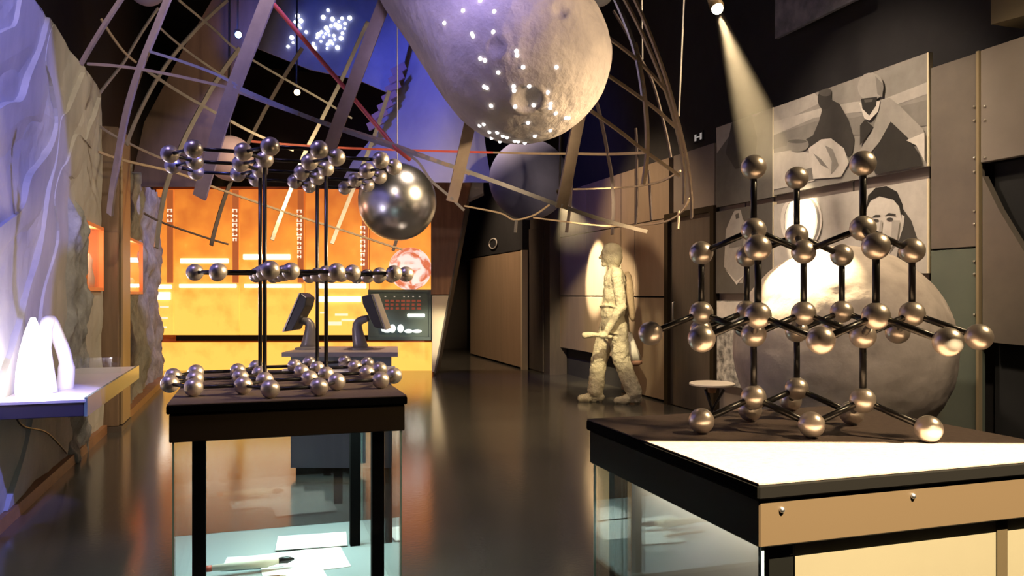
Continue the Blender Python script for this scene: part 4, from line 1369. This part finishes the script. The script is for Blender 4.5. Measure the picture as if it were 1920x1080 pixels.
# asteroid
p0, p1 = px(985, 112, 3.5), px(770, -190, 4.0)
axis = (p1 - p0)
La = axis.length
axis.normalize()
RA = 163 * 3.5 / F
e1 = axis.cross(Vector((0, 0, 1))).normalized()
e2 = axis.cross(e1)
prof = [(RA * math.sin(t), -RA * math.cos(t) * 0.92) for t in [math.pi / 2 * (0.02 + 0.98 * i / 44) for i in range(45)]]
prof += [(RA * (1 + 0.05 * math.sin(i / 14 * 3)), La * i / 14) for i in range(1, 15)]
prof += [(RA * math.cos(math.pi / 2 * i / 10 * 0.98), La + RA * math.sin(math.pi / 2 * i / 10)) for i in range(1, 11)]
V, Fc = [], []
sg_ = 128
CRT = [(930, 88, 0.042), (990, 187, 0.062), (860, 60, 0.03), (1050, 20, 0.04)]
NRM = []
for r, h in prof:
    for j in range(sg_):
        a = 2 * math.pi * j / sg_
        n = e1 * math.cos(a) + e2 * math.sin(a)
        p = p0 + axis * h + n * r
        nn = (p - (p0 + axis * max(h, 0))).normalized() if h < 0 else n
        V.append(p + nn * (0.008 * noise.fractal(p * 4.0, 0.9, 2.0, 4)))
        NRM.append(nn)
for i in range(len(prof) - 1):
    for j in range(sg_):
        a, b = i * sg_ + j, i * sg_ + (j + 1) % sg_
        Fc.append((a, b, b + sg_, a + sg_))
Fc += [list(range(sg_))[::-1], [(len(prof) - 1) * sg_ + j for j in range(sg_)]]
bvh = BVHTree.FromPolygons(V, Fc)
for x, y, rr in CRT:
    q = bvh.ray_cast(Vector((0, 0, EYE)), ray(x, y).normalized())[0]
    for i, p in enumerate(V):
        dd = (p - q).length / rr
        if dd < 1.35:
            V[i] = p - NRM[i] * rr * 0.42 * (max(0, 1 - dd * dd) - (0.22 if 0.85 < dd < 1.25 else 0))
ast = thing('asteroid_model', p0, 'huge beige cratered asteroid body hanging from the ceiling', 'asteroid')
obj('body', (V, Fc), M_ASTEROID, ast, smooth=True)
bvh = BVHTree.FromPolygons([Vector(v) for v in V], Fc)
DOTS = [(1165, 60), (1340, 65), (1262, 5), (1060, 130), (1215, 190), (1222, 204), (1335, 180), (1465, 288), (1468, 312), (1262, 329), (1287, 340), (1503, 378), (1690, 378), (1363, 408), (1284, 488), (1298, 494), (1450, 486), (1452, 510), (1537, 485), (1640, 520),
        (1323, 595), (1457, 600), (1562, 592), (1657, 583), (1655, 606), (1685, 637), (1742, 662), (1758, 664), (1530, 690), (1655, 732), (1568, 765), (1258, 706), (1282, 698), (1313, 742), (1357, 745), (1388, 765), (1411, 772), (1325, 775), (1455, 793), (1475, 795), (1512, 803), (1545, 812), (1600, 803), (1663, 790), (1420, 812), (1500, 822), (1372, 795), (1572, 808)]
M_DOT = glow('light_dot_white', (1.0, 0.96, 0.95), 6)
vd = sphere((0, 0, 0), 0.008, 10, 6, (1, 1, 1))
me_dot = bpy.data.meshes.new('light_dot')
me_dot.from_pydata(vd[0], [], vd[1])
me_dot.materials.append(M_DOT)
for x, y in DOTS:
    d_ = ray(480 + x / 3, y / 3).normalized()
    hit = bvh.ray_cast(Vector((0, 0, EYE)), d_)
    if hit[0]:
        place('light_dot', me_dot, hit[0], ast)
obj('wire', tube([p0 + Vector((0, 0, RA * 0.9)), Vector((p0.x, p0.y, 6.0))], 0.005, 6), M_DARKBAR, ast)

# ---- star screen, sail and brown beam sheet behind the cage
scr = thing('star_screen', px(580, 100, 10.6), 'deep blue star screen hanging behind the cage bars', 'screen')
obj('screen', prism([px(462, 82, 10.6), px(510, -60, 10.6), px(800, -60, 10.6), px(770, 70, 10.6), px(742, 180, 10.6), px(672, 150, 10.6), px(580, 130, 10.6)], FW * 0.04), M_SCREEN, scr)
rng = random.Random(8)
STARS = [(405, 57), (234, 90), (218, 123), (240, 142), (253, 117), (250, 157), (282, 180), (201, 211), (208, 240), (180, 262), (527, 101), (466, 120), (501, 132), (430, 107), (461, 160), (486, 187), (458, 268), (400, 272), (368, 180), (395, 157), (380, 208), (322, 245), (330, 272), (342, 212), (438, 201), (418, 235), (432, 247), (405, 175), (478, 215), (499, 160), (484, 103), (378, 97), (365, 233), (402, 250), (350, 195), (391, 190), (422, 145), (449, 140), (412, 197), (318, 262), (470, 150), (443, 222)]
M_STAR = glow('star_white', (0.9, 0.92, 1.0), 3.5)
stm = {}
for i, (x, y) in enumerate(STARS):
    r = (0.022, 0.030, 0.017)[i % 3]
    if r not in stm:
        vd = sphere((0, 0, 0), r, 10, 6)
        stm[r] = bpy.data.meshes.new('star')
        stm[r].from_pydata(vd[0], [], vd[1])
        stm[r].materials.append(M_STAR)
    place('star', stm[r], px(480 + x / 3, y / 3, 10.58), scr)

V, Fc = [], []
LXs = [(40, 775), (80, 764), (140, 754), (190, 735), (230, 712), (268, 690), (300, 662), (342, 640)]


def lerp_x(y):
    for (ya, xa), (yb, xb) in zip(LXs[:-1], LXs[1:]):
        if ya <= y <= yb:
            return xa + (xb - xa) * (y - ya) / (yb - ya)
    return LXs[-1][1]


ni, nj = 24, 24
for i in range(ni + 1):
    y = 40 + 302 * i / ni
    xl = lerp_x(min(y, 342))
    xr_ = 925 - 20 * math.sin(i / ni * 3)
    for j in range(nj + 1):
        t = j / nj
        V.append(px(xl + (xr_ - xl) * t, y, 10.9 - 0.7 * math.sin(t * math.pi * 0.8) - 0.2 * i / ni))
for i in range(ni):
    for j in range(nj):
        a = i * (nj + 1) + j
        Fc.append((a, a + 1, a + nj + 2, a + nj + 1))
nV = len(V)
V += [v + FW * 0.03 for v in V]
Fc += [[q + nV for q in f][::-1] for f in Fc]
sail = thing('curved_sail', px(780, 345, 10.5), 'tall curved sail washed in blue light behind the asteroid', 'sail')
obj('cloth', (V, Fc), M_SAIL, sail, smooth=True)
for i in range(7):
    y = 130 + i * 17
    x = lerp_x(y) - 8
    q = px(x, y, 10.4)
    obj('edge_frame', obox(q, RX * 0.09 + UZ * 0.05, FW * 0.02, UZ * 0.045 - RX * 0.02), mat('frame_plum', (0.20, 0.13, 0.20), 0.6), sail)
# solid brown sheet in place of a wide hazy light beam
obj('brown_beam_sheet', prism([px(432, -60, 9.4), px(520, -60, 9.4), px(470, 90, 9.4), px(405, 240, 9.4), px(372, 350, 9.4), px(245, 350, 9.4), px(270, 230, 9.4), px(345, 90, 9.4)], FW * 0.05),
    mat('beam_sheet_brown', (0.15, 0.10, 0.08), 0.9, c2=(0.10, 0.07, 0.055), scale=2, stretch=(3, 3, 0.6)), label='brown sheet standing in for a hazy light beam behind the left cage bars', cat='beam sheet')
lamp('SPOT', 'beam_sheet_spot', px(470, 10, 7.8), px(420, 90, 9.4), 45, (1.0, 0.6, 0.4), 0.1, 60, 0.9)


# ---- small ceiling spots in view
def ceiling_spot(x, y, d, r, col, s, label, aim):
    p = px(x, y, d)
    t = thing('ceiling_spotlight', p, label, 'spotlight', 'small spotlights in the dark')
    ax = (Vector(aim) - p).normalized()
    obj('can', tube([p - ax * r * 3.2, p - ax * r * 2.6, p - ax * 0.2 * r], [r * 0.5, r * 1.15, r * 1.25], 16), M_APRON, t, smooth=True)
    obj('lens', sphere(p, r, 16, 10), glow('lens_%d_%d' % (x, y), col, s), t, smooth=True)
    obj('hanger', tube([p - ax * r * 2, Vector((p.x, p.y, 6.0))], 0.012, 6), M_ROD, t)


ceiling_spot(447, 65, 8.6, 0.034, (0.35, 0.55, 1.0), 14, 'blue white spotlight beside the brown beam sheet', px(560, 300, 6))
ceiling_spot(557, 173, 9.6, 0.036, (1.0, 0.78, 0.45), 12, 'warm round spotlight below the star screen', px(600, 500, 7))
ceiling_spot(430, 211, 9.0, 0.034, (1.0, 0.62, 0.32), 10, 'orange spotlight above the pinkish planet', px(480, 500, 7))
SPOT1 = px(1345, 16, 5.6)
AIM1 = px(1500, 478, 4.75)
ceiling_spot(1345, 16, 5.6, 0.04, (1.0, 0.85, 0.6), 30, 'bright ceiling spotlight throwing a beam towards the moon globe', AIM1)
dirv = (AIM1 - SPOT1).normalized()
lamp('SPOT', 'moon_beam_light', SPOT1 + dirv * 0.06, AIM1, 3200, (1.0, 0.78, 0.46), 0.02, 17, 0.5)
SPOT2 = px(1052, 366, 8.5)
AIM2 = px(1122, 560, 10.35)
ceiling_spot(1052, 366, 8.5, 0.03, (1.0, 0.85, 0.6), 14, 'spotlight lighting the wall beside the plaster figure', AIM2)
lamp('SPOT', 'figure_wall_light', SPOT2 + (AIM2 - SPOT2).normalized() * 0.06, AIM2, 800, (1.0, 0.78, 0.44), 0.02, 40, 0.5)
lamp('SPOT', 'figure_wall_accent', (2.6, 9.6, 3.6), onX(1118, 515, XR), 5200, (1.0, 0.80, 0.48), 0.02, 15, 0.5)
lamp('SPOT', 'figure_light', px(1080, 150, 6.6), sp(0, 1.0), 620, (1.0, 0.80, 0.44), 0.05, 20, 0.4)


# ---- haze in the two beams
def beam(a, b, r0, r1, m, label):
    obj('light_beam', tube([a, b], [r0, r1], 28), m, label=label, cat='beam', kind='stuff')


e = px(1436, 300, 5.15)
beam(SPOT1 + dirv * 0.07, SPOT1 + dirv * 1.35, 0.03, 0.19, haze('beam_haze', 0.06, (1.0, 0.92, 0.8)), 'hazy light beam under the bright ceiling spotlight')
d2 = (AIM2 - SPOT2).normalized()
beam(SPOT2 + d2 * 0.07, SPOT2 + d2 * 0.85, 0.03, 0.29, haze('beam_haze_far', 0.045, (1.0, 0.92, 0.8)), 'hazy light beam above the plaster figure')
